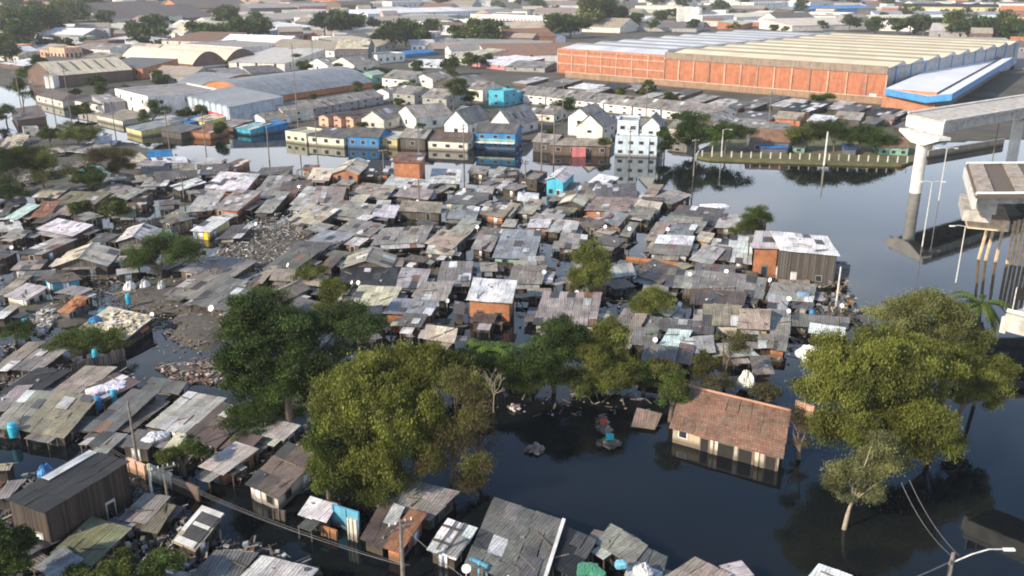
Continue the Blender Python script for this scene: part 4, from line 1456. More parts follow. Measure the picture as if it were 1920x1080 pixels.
# white butterfly canopy with blue fascia beside it
def canopy_hall():
    z = 7.5
    fl, fm, fr = at(1660, 166, z), at(1738, 181, z - 1.3), at(1786, 176, z)
    br, bl = at(1906, 112, z), at(1806, 99, z)
    dv = ((br - fr) + (bl - fl)) / 2
    dv.z = 0
    cen = (fl + fr) / 2 + dv / 2
    cen.z = 0
    root = empty('loading_hall', cen)
    q = [Vector(p) - cen for p in (fl, fm, fr)]
    rb = MB()
    b = [p + dv for p in q]
    e = Vector((0, 0, .05))
    plane_sheets(rb, q[0] + e, q[1] + e, b[1] + e, b[0] + e, (.74, .75, .77), True, th=.1)
    plane_sheets(rb, q[1] + e, q[2] + e, b[2] + e, b[1] + e, (.70, .70, .70), True, th=.1)
    rb.build('roof', M['bare'], root)
    fb = MB()
    dn = Vector((0, 0, -1.9))
    for p0, p1 in ((q[0], q[1]), (q[1], q[2]), (q[2], b[2])):
        sgn = Vector((0, 0, 0))
        fb.face([p0 + dn, p1 + dn, p1 + e * 3, p0 + e * 3], (.05, .26, .58))
        fb.face([p1 + dn, p0 + dn, p0 + Vector((.05, .2, -1.9)), p1 + Vector((.05, .2, -1.9))], (.05, .26, .58))
    fb.build('blue_fascia', M['paint'], root)
    wb = MB()
    g = lambda p: Vector((p.x, p.y, -1))
    ins = Vector((-2.5, 4.5, 0))
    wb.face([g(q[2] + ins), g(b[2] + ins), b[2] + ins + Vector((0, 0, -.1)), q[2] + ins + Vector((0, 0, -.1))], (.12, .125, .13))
    wb.face([g(q[0] + Vector((0, 1.5, 0))), g(q[2] + ins), q[2] + ins + Vector((0, 0, -.1)), q[0] + Vector((0, 1.5, -.1))], (.46, .20, .11))
    wb.face([g(b[2] + ins), g(b[0]), b[0], b[2] + ins + Vector((0, 0, -.1))], (.3, .3, .3))
    wb.build('wall', M['plaster'], root)
    landmark(root, 'the blue edged hall', 'white roofed loading hall with a blue fascia at the right end of the warehouse', 'hall', None, cen + Vector((0, 0, 6)))
canopy_hall()
r = town(1658, 193, 1764, 199, 184, 4, 's', 'n', 'o', None, 'low terracotta boundary wall building in front of the blue edged hall', None, 'boundary_wall', 'wall')
town(1700, 210, 1130, 158, 152, 1.0, 'f', 't', 'n', None, 'long low brown boundary wall at the foot of the brick warehouse', None, 'boundary_wall', 'wall') if False else None
A, B = at(1060, 147), at(1720, 204)
u = (B - A).normalized()
n_ = Vector((-u.y, u.x, 0))
mb = MB()
LL = (B - A).length
mb.box((0, 0, .8), (LL, .4, 3.6), (.30, .19, .12))
mb.box((0, 0, 2.7), (LL, .6, .22), (.58, .44, .32))
o = mb.build('boundary_wall', M['plaster'])
o.location = ((A + B) / 2)
o.rotation_euler.z = math.atan2(u.y, u.x)
mark(o, 'long low brown boundary wall at the foot of the brick warehouse', 'wall')

# ---- far industrial belt
FAR = [(690, 38, 882, 31, 23, 34, 's', 'w', 'l', None), (682, 58, 884, 49, 43, 45, 's', 't', 'c', None), (902, 44, 1068, 52, 28, 14, 'f', 'w', 'w', (24, 1)), (888, 63, 1040, 70, 54, 36, 's', 'c', 'c', None),
       (1070, 54, 1106, 56, 35, 22, 'f', 'g2', 'g', (4, 2)), (1316, 48, 1376, 45, 31, 20, 'f', 'w', 'w', None), (1380, 44, 1482, 40, 30, 25, 's', 'c', 'w', None), (1412, 22, 1478, 20, 6, 20, 'f', 'w', 'w', (6, 2)),
       (1520, 25, 1645, 22, 15, 30, 's', 'B', 'U', None), (1640, 32, 1915, 34, 24, 25, 's', 'b', 'l', None), (1692, 22, 1872, 24, 12, 18, 'g', 'k', 'y', (12, 1)), (1640, 46, 1758, 44, 34, 30, 's', 'c', 'h', None),
       (1484, 60, 1625, 56, 44, 40, 's', 'c', 'c', None), (1760, 50, 1800, 52, 36, 20, 'f', 'w', 'w', None), (1812, 96, 1915, 98, 84, 40, 's', 'g3', 'P', None), (1842, 114, 1935, 116, 104, 24, 's', 'g2', 'f', None),
       (195, 54, 345, 46, 36, 70, 'g', 'n', 'c', None), (345, 46, 405, 42, 34, 60, 'g', 'n', 'n', None), (405, 64, 500, 56, 42, 20, 's', 'c', 'c', None), (502, 74, 592, 64, 54, 30, 's', 'w', 'b', None),
       (500, 48, 640, 40, 34, 40, 's', 't', 'n', None), (230, 70, 340, 62, 52, 30, 's', 'c', 's', None), (340, 28, 470, 24, 16, 50, 'g', 'n', 'o', None), (470, 30, 560, 28, 12, 40, 's', 'p', 'f', None),
       (640, 22, 700, 20, 10, 30, 'b', 'n', 'n', None), (735, 18, 812, 16, 4, 24, 'f', 'w', 'w', (8, 1)), (880, 30, 960, 28, 18, 30, 's', 'g3', 'w', None), (895, 14, 920, 14, 3, 14, 'f', 'w', 'w', None),
       (1120, 48, 1205, 50, 34, 30, 's', 'w', 'w', None), (1210, 36, 1300, 34, 22, 30, 's', 'c', 'y', None), (1205, 52, 1270, 52, 44, 20, 's', 'p', 'o', None), (60, 36, 125, 34, 22, 30, 's', 'q', 'w', None),
       (0, 22, 90, 20, 10, 30, 's', 'p', 'w', None), (560, 22, 640, 20, 10, 30, 's', 'p', 'h', None), (1000, 22, 1100, 22, 10, 30, 'g', 'p', 'w', None), (1500, 14, 1580, 12, 4, 24, 'g', 'p', 'w', None),
       (640, 92, 700, 86, 76, 18, 's', 'c', 'f', None), (590, 86, 640, 88, 74, 18, 's', 'g2', 'b', None), (700, 78, 740, 78, 66, 14, 'g', 'T', 'c', None), (860, 84, 905, 84, 72, 14, 'g', 'g2', 'w', None),
       (0, 66, 60, 62, 50, 24, 'g', 'p', 'w', None), (1900, 132, 1960, 134, 122, 20, 's', 'g1', 'g', None), (1885, 66, 1960, 66, 54, 30, 's', 'w', 'w', None), (1610, 12, 1690, 12, 2, 20, 's', 'w', 'n', None),
       (1270, 44, 1300, 44, 14, 9, 'f', 'w', 'w', None)]
for f in FAR:
    town(*f, cat='building', group='far industrial buildings', big=True)
# city filling the distance
FOOTF = []
cnt = 0
for _ in range(9000):
    if cnt >= 285:
        break
    px, py = random.uniform(-40, 1960), 130 * random.random() ** 1.15
    if random.random() < .3:
        px, py = random.uniform(0, 560), random.uniform(70, 185)
        if py > 110 + px * .16:
            continue
    elif py > 128:
        continue
    if py > 62 and not (px < 560 or 560 < px < 1040 or px > 1820):
        continue
    p = at(px, py, 0)
    big_ = random.random() < .45
    w = random.uniform(22, 64) if big_ else random.uniform(11, 24)
    l = random.uniform(16, 40) if big_ else random.uniform(9, 18)
    if any((Vector(q[0]) + Vector(q[2])).length and (((Vector(q[0]) + Vector(q[2])) / 2).xy - p.xy).length < ((Vector(q[0]) - Vector(q[2])).length * .42 + max(w, l) * .36) for q in FOOT[-900:] if len(q) == 4):
        continue
    ang = random.choice([-.5, -.42, -.38, 1.1, .25]) + random.uniform(-.1, .1)
    ux = Vector((math.cos(ang), math.sin(ang), 0)); uy = Vector((-ux.y, ux.x, 0))
    q = [p - ux * w / 2 - uy * l / 2, p + ux * w / 2 - uy * l / 2, p + ux * w / 2 + uy * l / 2, p - ux * w / 2 + uy * l / 2]
    rc = random.choice(['w', 'c', 'c', 'g3', 'g2', 'g2', 'T', 'T', 'p', 'n', 'g1', 't', 't'])
    wc = random.choice(['w', 'w', 'c', 'c', 's', 'g', 'g', 'n', 'o', 'f'])
    h = random.uniform(4, 7) if big_ else random.choice([3, 3.5, 4, 5, 7])
    r = bld('city_building', *q, h, random.choice('sgf') if big_ else random.choice('ggf'), rc, wc, .3, None, 'town', (4, 1) if p.y < 700 else None, True)
    FOOT.append(r['quad'])
    rw, ww = r['desc']
    auto(r['root'], f"{rw} roofed {ww} building", 'building', 'far city buildings', h * .6, 'one')
    cnt += 1
print('city', cnt)

# white cylindrical tank far away
p = at(1306, 44)
mb = MB()
mb.tube([p * 0 + Vector((0, 0, -1)), Vector((0, 0, 13))], [4.2, 4.2], 16, (.72, .70, .66))
mb.tube([Vector((0, 0, 13)), Vector((0, 0, 14.5))], [4.3, .8], 16, (.6, .58, .54))
o = mb.build('storage_tank', M['plaster'])
o.location = p
mark(o, 'pale cylindrical storage tank far behind the brick warehouse', 'tank')
# ------------------------------------------------------------------ viaduct
def deck(name, label, cat, E1, E2, dirv, length, z, th=2.2, panels=False):
    E1, E2 = Vector(E1), Vector(E2)
    dv = Vector(dirv).normalized() * length
    cen = (E1 + E2) / 2
    cen.z = 0
    root = empty(name, cen)
    a, b = E1 - cen, E2 - cen
    a.z = b.z = z
    m = MB()
    m.slab([a, b, b + dv, a + dv][::-1] if (b - a).cross(dv).z < 0 else [a, b, b + dv, a + dv], .35)
    m.build('deck_slab', M['bark'] if panels else M['concrete'], root)
    for k in range(4):
        f = (k + .5) / 4
        g = MB()
        p = a.lerp(b, f)
        w = (b - a).normalized() * .55
        q = [p - w, p + w, p + w + dv, p - w + dv]
        if (w).cross(dv).z < 0:
            q = q[::-1]
        g.slab([v + Vector((0, 0, -.36)) for v in q], th - .36)
        g.build('girder', M['concrete'], root)
    m = MB()
    e = dv.normalized() * .5
    q = [a + (a - b) * 0, b, b + e, a + e]
    if (b - a).cross(dv).z < 0:
        q = q[::-1]
    m.slab([v + Vector((0, 0, -.37)) - e * .55 for v in q], th - .1)
    m.build('end_diaphragm', M['concrete_white'], root)
    for side in (a, b):
        m = MB()
        o_ = (b - a).normalized() * (.15 if side is a else -.15)
        p0, p1 = side + o_, side + o_ + dv
        m.tube([p0 + Vector((0, 0, .25)), p1 + Vector((0, 0, .25))], [.22, .22], 4)
        m.build('kerb', M['concrete_white'], root)
    if panels:
        for k in range(36):
            f0 = k / 36 * length
            for h0, h1 in ((.04, .47), (.53, .96)):
                if k in (1, 3, 5, 8) and random.random() < .85:
                    continue
                m = MB()
                u = dv.normalized()
                q = [a.lerp(b, h0) + u * (f0 + .25), a.lerp(b, h1) + u * (f0 + .25), a.lerp(b, h1) + u * (f0 + length / 36 - .15), a.lerp(b, h0) + u * (f0 + length / 36 - .15)]
                if (b - a).cross(dv).z < 0:
                    q = q[::-1]
                m.slab([v + Vector((0, 0, .30 + random.uniform(0, .05))) for v in q], .28)
                m.build('deck_panel', M['panel'], root)
    mark(root, label, cat, 'viaduct spans')
    return root

def pier(label, base, ztop, r, capdir=None, capw=8.0, lm=None):
    root = empty('viaduct_pier', base)
    m = MB()
    m.tube([(0, 0, -2), (0, 0, ztop - 2.4), (0, 0, ztop - 1.8)], [r, r, r * 1.25], 20)
    m.build('column', M['concrete_white'], root, True)
    if capdir is not None:
        u = Vector(capdir).normalized()
        n = Vector((-u.y, u.x, 0)) * (r * 1.15)
        prof = [(-.5, 0), (-.5, -.55), (-.16, -2.1), (.16, -2.1), (.5, -.55), (.5, 0)]
        m = MB()
        f = [u * (x * capw) + Vector((0, 0, ztop + z)) for x, z in prof]
        A_, B_ = [p + n for p in f], [p - n for p in f]
        m.face(A_); m.face(B_[::-1])
        for i in range(len(f)):
            j = (i + 1) % len(f)
            m.face([A_[i], B_[i], B_[j], A_[j]])
        m.build('cap', M['concrete_white'], root)
        for s_ in (-.33, 0, .33):
            m = MB()
            m.box(u * (s_ * capw) + Vector((0, 0, ztop + .12)), (.7, .7, .24))
            m.build('bearing', M['concrete'], root)
    if lm:
        landmark(root, lm, label, 'bridge pier', 'viaduct piers', base + Vector((0, 0, 6)))
    else:
        mark(root, label, 'bridge pier', 'viaduct piers')
    return root

ZD = 14.0
E1, E2 = at(1702, 213, ZD), at(1772, 229, ZD)
fd = (at(1920, 204, ZD) - E2); fd.z = 0
deck('viaduct_span', 'farther unfinished viaduct span ending in midair above the lake', 'bridge', E1, E2, fd, 120, ZD)
b1 = at(1716, 361)
pier('round white viaduct pier with hammerhead cap standing in the lake', b1, ZD - 2.3, 1.1, E2 - E1, 12.0, 'the white viaduct pier')
pier('round viaduct pier at the right edge beneath the farther span', at(1896, 303), ZD - 2.3, 1.15, E2 - E1, 9.0)
E1, E2 = at(1812, 309, ZD), at(1830, 367, ZD)
deck('viaduct_span', 'nearer unfinished viaduct span with gaps between its deck panels', 'bridge', E1, E2, (1, .02, 0), 90, ZD, 1.5, True)
u12 = (E2 - E1).normalized()
root = empty('abutment', ((E1 + E2) / 2).xy.to_3d() + Vector((2.2, 0, 0)))
for nm, z, ln, w, off in (('bearing_beam', ZD - 2.6, 13, 2.2, 0), ('cap', ZD - 4.0, 10, 3.4, -1.0), ('footing_beam', ZD - 5.4, 8, 5.0, .8)):
    m = MB()
    m.box((off, 0, z), (w, ln, 1.5), rz=math.atan2(-u12.x, u12.y) * 1.0)
    m.build(nm, M['timber'] if nm == 'footing_beam' else M['concrete'], root)
mark(root, 'stepped concrete abutment under the end of the nearer viaduct span', 'bridge pier', 'viaduct piers')
# timber shoring under it
POSTS = [1838, 1850, 1868, 1888, 1896, 1904, 1912, 1920, 1928]
for i, x in enumerate(POSTS):
    p = at(x, 486 + (x - 1838) * .17)
    tl = (-.10, -.08, -.05)[i] if i < 3 else random.uniform(-.02, .02)
    m = MB()
    hh = height_at(x + 6, 409 + random.uniform(-3, 6), p)
    m.box((0, 0, hh / 2 - .5), (.30, .30, hh + 1), tilt=(0, -tl))
    o = m.build('timber_post', M['timber'])
    o.location = p
    auto(o, 'raw timber shoring post standing in the water', 'post', 'timber shoring posts', 3, 'post')
# nearest ramp corner at the right edge
E1, E2 = at(1930, 572, 11.5), at(1886, 588, 11.5)
root = deck('ramp_span', 'corner of a wooden edged ramp at the right edge of the picture', 'bridge', E1, E2, (1, -1.15, 0), 10, 11.5, 1.6)
p = at(1890, 585, 11.6)
root = empty('sign_frame', p + Vector((.6, .4, 0)))
for k in range(3):
    m = MB()
    m.tube([(k * 1.1, k * .12, 0), (k * 1.1, k * .12, 2.2)], [.05, .05], 6)
    m.build('post', M['pole_pale'], root)
for k in range(2):
    m = MB()
    m.box((k * 1.1 + .55, .06 + k * .12, 1.55), (.95, .06, 1.15), rz=.1)
    m.build('panel', M['dark'], root)
mark(root, 'dark twin panel in a white frame above the ramp at right edge', 'sign')

# ------------------------------------------------------------------ ground, bank, water
def gx(a, b, fine, far):
    v = list(np.arange(a, b + .1, fine))
    return [-far, -far * .5, -far * .2] + v + [far * .2, far * .5, far]
BND = [(-400, 128), (0, 150), (60, 165), (130, 195), (240, 226), (420, 246), (470, 236), (520, 244), (640, 250), (880, 262), (1000, 268), (1140, 272), (1240, 272), (1262, 262), (1300, 262), (1720, 262), (1745, 268), (1880, 262), (2400, 250)]
MUD = [(520, 462, 90, 40), (330, 555, 110, 36), (90, 590, 95, 26), (372, 622, 62, 40), (345, 696, 70, 10), (150, 640, 60, 24), (1250, 705, 50, 14), (80, 300, 130, 50), (210, 300, 90, 34), (150, 350, 120, 30),
       (600, 600, 120, 30), (560, 720, 90, 60), (1050, 700, 60, 14), (1560, 590, 60, 20)]
xs_ = gx(-190, 190, 2.0, 5000)
ys_ = [-300, 0] + list(np.arange(30, 250, 2.0)) + list(np.arange(250, 420, 6.0)) + [500, 700, 1000, 1500, 2500, 4500, 9000]
def gz(x, y):
    if y <= 10:
        return -1.5
    px, py = proj((x, y, 0))
    for i in range(len(BND) - 1):
        if BND[i][0] <= px <= BND[i + 1][0]:
            f = (px - BND[i][0]) / (BND[i + 1][0] - BND[i][0])
            b = BND[i][1] * (1 - f) + BND[i + 1][1] * f
            break
    else:
        b = BND[0][1] if px < 0 else BND[-1][1]
    if py < b:
        return .28
    z = -1.3
    if any(in_poly(px, py, q) for q in ZONES):
        z = -.10
    for cx, cy, rx, ry in MUD:
        k = 1 - ((px - cx) / rx) ** 2 - ((py - cy) / ry) ** 2
        if k > -.3:
            z = max(z, -.1 + .4 * (k + .3))
    from mathutils import noise as mn
    if z > -1:
        z += .28 * mn.noise(Vector((x * .22, y * .22, 0))) + .12 * mn.noise(Vector((x * .7, y * .7, 3)))
    return z
gv, gf = [], []
for y in ys_:
    for x in xs_:
        gv.append((x, y, gz(x, y)))
NXg = len(xs_)
for j in range(len(ys_) - 1):
    for i in range(NXg - 1):
        k = j * NXg + i
        gf.append((k, k + 1, k + NXg + 1, k + NXg))
me = bpy.data.meshes.new('ground')
me.from_pydata(gv, [], gf)
me.materials.append(M['ground'])
me.polygons.foreach_set("use_smooth", [True] * len(gf))
o = bpy.data.objects.new('ground', me)
scn.collection.objects.link(o)
o['kind'] = 'structure'
me = bpy.data.meshes.new('water')
me.from_pydata([(-1500, -200, 0), (1500, -200, 0), (1500, 640, 0), (-1500, 640, 0)], [], [(0, 1, 2, 3)])
me.materials.append(M['water'])
o = bpy.data.objects.new('water', me)
scn.collection.objects.link(o)
o['kind'] = 'structure'

def bank(name, front, back, h, matn='ground'):
    m = MB()
    pts = [at(*p) for p in front] + [at(*p) for p in back[::-1]]
    top = [p + Vector((0, 0, h)) for p in pts]
    m.face(top)
    for i in range(len(pts)):
        j = (i + 1) % len(pts)
        m.face([pts[i] + Vector((0, 0, -1)), pts[j] + Vector((0, 0, -1)), top[j], top[i]])
    o = m.build(name, M[matn])
    o['kind'] = 'structure'
    return o
def grass_mat():
    m, n, l, b = new_mat('bank_grass')
    geo = n.new("ShaderNodeNewGeometry").outputs['Position']
    c = ramp(n, l, noise(n, l, geo, .5, 7, .7), .35, (.055, .065, .020), .65, (.15, .13, .055))
    l.new(c, b.inputs['Base Color'])
    b.inputs['Roughness'].default_value = .95
    return m
M['grass'] = grass_mat()
bank('grassy_bank', [(1306, 297), (1330, 302), (1440, 306), (1600, 311), (1690, 313), (1712, 306), (1740, 296)], [(1312, 284), (1340, 268), (1440, 262), (1600, 262), (1690, 262), (1720, 262), (1750, 270)], .45, 'grass')
A, B = at(1738, 296), at(1880, 272)
mb = MB()
mb.box((0, 0, .6), ((B - A).length, .5, 2.2), (.36, .32, .26))
o = mb.build('canal_wall', M['plaster'])
o.location = (A + B) / 2
o.rotation_euler.z = math.atan2((B - A).y, (B - A).x)
mark(o, 'low concrete canal wall behind the white viaduct pier', 'wall')
for i in range(22):
    f = i / 21
    p = at(1316 + 384 * f, 297 + 12 * f)
    m = MB()
    m.box((0, 0, .95), (.22, .22, 1.7), (.74, .72, .66))
    m.box((0, 0, 1.84), (.28, .28, .08), (.74, .72, .66))
    o = m.build('fence_post', M['plaster'])
    o.location = p + Vector((0, 0, 0))
    auto(o, 'short white fence post', 'post', 'white fence posts on the bank', 1, 'post')

# ------------------------------------------------------------------ poles and lamps
def pole(px, py, ptop, label, r=.13, arm=True, lamp=False, matn='pole', name='power_pole', cat='pole', lean=0.0, group='power poles', lm=None):
    b = at(px, py)
    h = height_at(px, ptop, b)
    root = empty(name, b)
    m = MB()
    m.tube([(0, 0, -1.5), (lean * h, 0, h)], [r * 1.25, r * .8], 8)
    m.build('shaft', M[matn], root)
    if arm:
        for k, z in enumerate((.94, .86)):
            m = MB()
            m.box((lean * h * z, 0, h * z), (1.9 - k * .5, .11, .13), rz=.5)
            m.build('crossarm', M[matn], root)
        m = MB()
        for s_ in (-.8, -.35, .35, .8):
            m.tube([(lean * h * .94 + s_ * math.cos(.5), s_ * math.sin(.5), h * .94 + .05), (lean * h * .94 + s_ * math.cos(.5), s_ * math.sin(.5), h * .94 + .28)], [.05, .04], 6)
        m.build('insulators', M['white'], root)
    if lamp:
        for s_ in ((-1, 1) if lamp == 2 else (1,)):
            m = MB()
            m.tube([(0, 0, h - .05), (s_ * .9, .1, h + .1), (s_ * 1.6, .15, h)], [.06, .05, .04], 6)
            m.build('arm', M[matn], root)
            m = MB()
            m.box((s_ * 1.75, .15, h - .02), (.7, .26, .14))
            m.build('lamp_head', M['white'], root)
    if lm:
        landmark(root, lm, label, cat, group, b + Vector((0, 0, h * .6)))
    elif label:
        mark(root, label, cat, group)
    else:
        auto(root, 'dark wooden power pole', cat, group, h * .5, 'pole')
    root['h'] = h
    return root, b, h

pole(1729, 462, 341, 'pale double armed street lamp standing in the lake before the pier', .09, False, 2, 'pole_pale', 'street_lamp', 'lamp', group='street lamps in the lake')
pole(1760, 376, 278, 'pale double armed street lamp just right of the white pier', .09, False, 2, 'pole_pale', 'street_lamp', 'lamp', group='street lamps in the lake')
pole(1792, 530, 424, 'pale street lamp standing in the lake before the timber posts', .08, False, 2, 'pole_pale', 'street_lamp', 'lamp', group='street lamps in the lake')
pole(1545, 310, 247, 'tall pale concrete post rising from the grassy bank', .22, False, False, 'pole_pale', 'bank_post', 'pole')
pole(1335, 290, 232, 'slim pale post between the two trees at the bank', .12, False, 1, 'pole_pale', 'bank_post', 'pole')
pole(1352, 296, 243, 'slim pale post right of the two trees at the bank', .12, False, 1, 'pole_pale', 'bank_post', 'pole')
pole(1860, 305, 228, 'dark post in the canal left of the right edge pier', .12, False, False, 'pole', 'bank_post', 'pole')
rt, pb_, ph = pole(1567, 576, 500, 'bare weathered pole rising from the wreckage at the lake shore', .12, False, False, 'pole_pale', 'shore_pole', 'pole')
for a in ((597, 314, 214), (505, 300, 215), (388, 300, 210), (318, 280, 205), (135, 232, 118), (106, 236, 128), (218, 262, 190), (1015, 318, 212), (1038, 306, 200), (1117, 240, 170), (786, 310, 236), (1210, 240, 160),
          (870, 300, 232), (45, 230, 130), (75, 232, 150), (560, 250, 80), (590, 160, 70), (786, 384, 336), (345, 372, 332), (720, 330, 280), (985, 350, 300), (1300, 330, 260), (1180, 300, 238), (1055, 230, 150), (1440, 245, 170)):
    pole(*a, None, .13)
pole(262, 888, 752, 'leaning wooden power pole beside the speckled grey roof', .12, False, lean=-.01)
pole(288, 945, 880, 'short pale pole at the left end of the flooded street', .10, False, matn='pole_pale')
_, pA, hA = pole(756, 1092, 975, 'dark power pole at the bottom edge before the rusty roof', .14)
_, pC, hC = pole(318, 960, 872, 'thin power pole over the lower dark roofs', .10)
# street lamp on a pole, bottom right
b = at(1768, 1140)
zt = height_at(1776, 1037, b)
root = empty('street_lamp', b)
m = MB(); m.tube([(0, 0, -1.5), (0, 0, zt)], [.17, .12], 10); m.build('shaft', M['pole'], root)
m = MB(); m.tube([(0, 0, zt - .75), (1.3, .1, zt - .15), (2.4, .2, zt + .15), (3.4, .25, zt + .12)], [.05, .05, .045, .04], 8); m.build('arm', M['pole_pale'], root)
m = MB(); m.box((3.75, .27, zt + .08), (.75, .24, .12)); m.build('lamp_head', M['white'], root)
m = MB(); m.box((-.1, 0, zt - .5), (.12, 1.2, .12), rz=-.6); m.build('crossarm', M['pole'], root)
mark(root, 'pole with a long curved lamp arm at the bottom right corner', 'lamp', 'street lamps')
lampP, lampZ = b, zt

def cable(p, q, sag, label, r=.022, name='power_cable', matn='wire'):
    m = MB()
    mid = (p + q) / 2
    pts = [p.lerp(q, t / 14) - mid - Vector((0, 0, sag * 4 * (t / 14) * (1 - t / 14))) for t in range(15)]
    m.tube(pts, [r] * 15, 4)
    o = m.build(name, M[matn])
    o.location = mid
    if label:
        mark(o, label, 'cable', 'power cables')
    else:
        auto(o, 'thin sagging power cable', 'cable', 'power cables', 0, 'cable')
    return o
topL = lampP + Vector((0, 0, lampZ - .3))
cable(topL, at(1690, 905, 6), .6, 'cable rising from the curved lamp pole towards the small front tree')
cable(topL + Vector((.4, 0, .1)), at(1705, 900, 6.2), .5, 'second cable from the curved lamp pole towards the willow')
cable(topL + Vector((0, 0, -.3)), at(1500, 1150, 6), .4, 'cable leaving the curved lamp pole along the bottom edge', .05)
s0 = at(150, 828, 4.2)
for k, (dx, z) in enumerate(((0, 4.9), (8, 4.2), (-10, 3.3))):
    a1, a2, a3 = at(175 + dx, 826, z), at(330 + dx, 902, z + .1), at(760 + dx, 1062 - k * 2, z + .4)
    cable(a1, a2, .25, None, .011)
    cable(a2, a3, .5, None, .011)
cable(pA + Vector((0, 0, hA * .94)), at(900, 1105, 5), .2, None)
cable(at(500, 215, 9), at(597, 214, 9), .6, None, .03)
cable(at(597, 214, 9), at(786, 236, 8), .8, None, .03)

# ------------------------------------------------------------------ trees
def leaf_obj(name, pts, size, cols, parent, droop=0.0, aspect=1.5):
    N = len(pts)
    nv = rng.normal(size=(N, 3)); nv[:, 2] = np.abs(nv[:, 2]) * .8 + .35
    nv /= np.linalg.norm(nv, axis=1)[:, None]
    a = rng.normal(size=(N, 3))
    if droop > 0:
        a = rng.normal(size=(N, 3)) * .28
        a[:, 2] -= 1
        nv = rng.normal(size=(N, 3)); nv[:, 2] *= .3
    a /= np.linalg.norm(a, axis=1)[:, None]
    b = np.cross(nv, a)
    b /= np.linalg.norm(b, axis=1)[:, None] + 1e-9
    sz = size * .35 * rng.uniform(.6, 1.35, N)[:, None]
    a = a * sz * aspect * .5
    b = b * sz * .5
    v = np.empty((N * 4, 3), dtype=np.float32)
    v[0::4] = pts - a; v[1::4] = pts + b * .9 - a * .1; v[2::4] = pts + a; v[3::4] = pts - b * .9 - a * .1
    me = bpy.data.meshes.new(name)
    me.vertices.add(N * 4); me.loops.add(N * 4); me.polygons.add(N)
    me.vertices.foreach_set("co", v.ravel())
    me.loops.foreach_set("vertex_index", np.arange(N * 4, dtype=np.int32))
    me.polygons.foreach_set("loop_start", np.arange(0, N * 4, 4, dtype=np.int32))
    ca = me.color_attributes.new("Col", 'FLOAT_COLOR', 'POINT')
    c4 = np.ones((N * 4, 4), dtype=np.float32)
    c4[:, :3] = np.repeat(cols, 4, axis=0)
    ca.data.foreach_set("color", c4.ravel())
    me.materials.append(M['leaf'])
    me.update(calc_edges=True)
    o = bpy.data.objects.new(name, me)
    scn.collection.objects.link(o)
    o.parent = parent
    return o

GREEN = {'dark': (.034, .058, .012), 'mid': (.064, .100, .020), 'willow': (.150, .162, .030), 'olive': (.115, .130, .030), 'brown': (.105, .078, .038), 'yellow': (.16, .18, .035), 'dusky': (.075, .085, .045), 'pale': (.17, .175, .065)}

def crown_pts(c, r, n, nclump, spread, droop):
    """leaf positions: big lumps spread through an ellipsoid, small clumps over the lumps, feathered leaves in the clumps"""
    r = np.array(r)
    nl = max(5, min(16, nclump // 4))
    u = rng.normal(size=(nl, 3)); u /= np.linalg.norm(u, axis=1)[:, None]
    u[:, 2] = np.where(u[:, 2] < -.5, -u[:, 2] * .5, u[:, 2])
    lc = u * (rng.uniform(.25, 1.0, nl)[:, None] ** .6) * r * .86
    lr = rng.uniform(.19, .50, nl)
    lt = rng.uniform(.62, 1.36, nl)
    li = rng.choice(nl, nclump, p=lr ** 2 / (lr ** 2).sum())
    v = rng.normal(size=(nclump, 3)); v /= np.linalg.norm(v, axis=1)[:, None]
    v[:, 2] = np.where(v[:, 2] < -.3, -v[:, 2] * .7, v[:, 2])
    cc = lc[li] + v * (rng.uniform(.45, 1.12, nclump)[:, None] ** .5) * lr[li][:, None] * r
    cs = spread * rng.uniform(.55, 1.25, nclump)
    wgt = cs ** 2 * rng.uniform(.3, 1.3, nclump)
    idx = rng.choice(nclump, n, p=wgt / wgt.sum())
    g = np.clip(rng.normal(size=(n, 3)) * .50, -1.3, 1.3)
    p = cc[idx] + g * cs[idx][:, None] * np.array([1, 1, .6])
    if droop:
        p[:, 2] -= rng.uniform(0, 1, n) ** 1.6 * droop * cs[idx] * 1.8
    tone = (rng.uniform(.72, 1.3, nclump) * lt[li])[idx]
    hue = np.clip(rng.uniform(-.25, .85, nl)[li] + rng.normal(size=nclump) * .22, 0, 1)[idx]
    return p + np.array(c), tone, hue

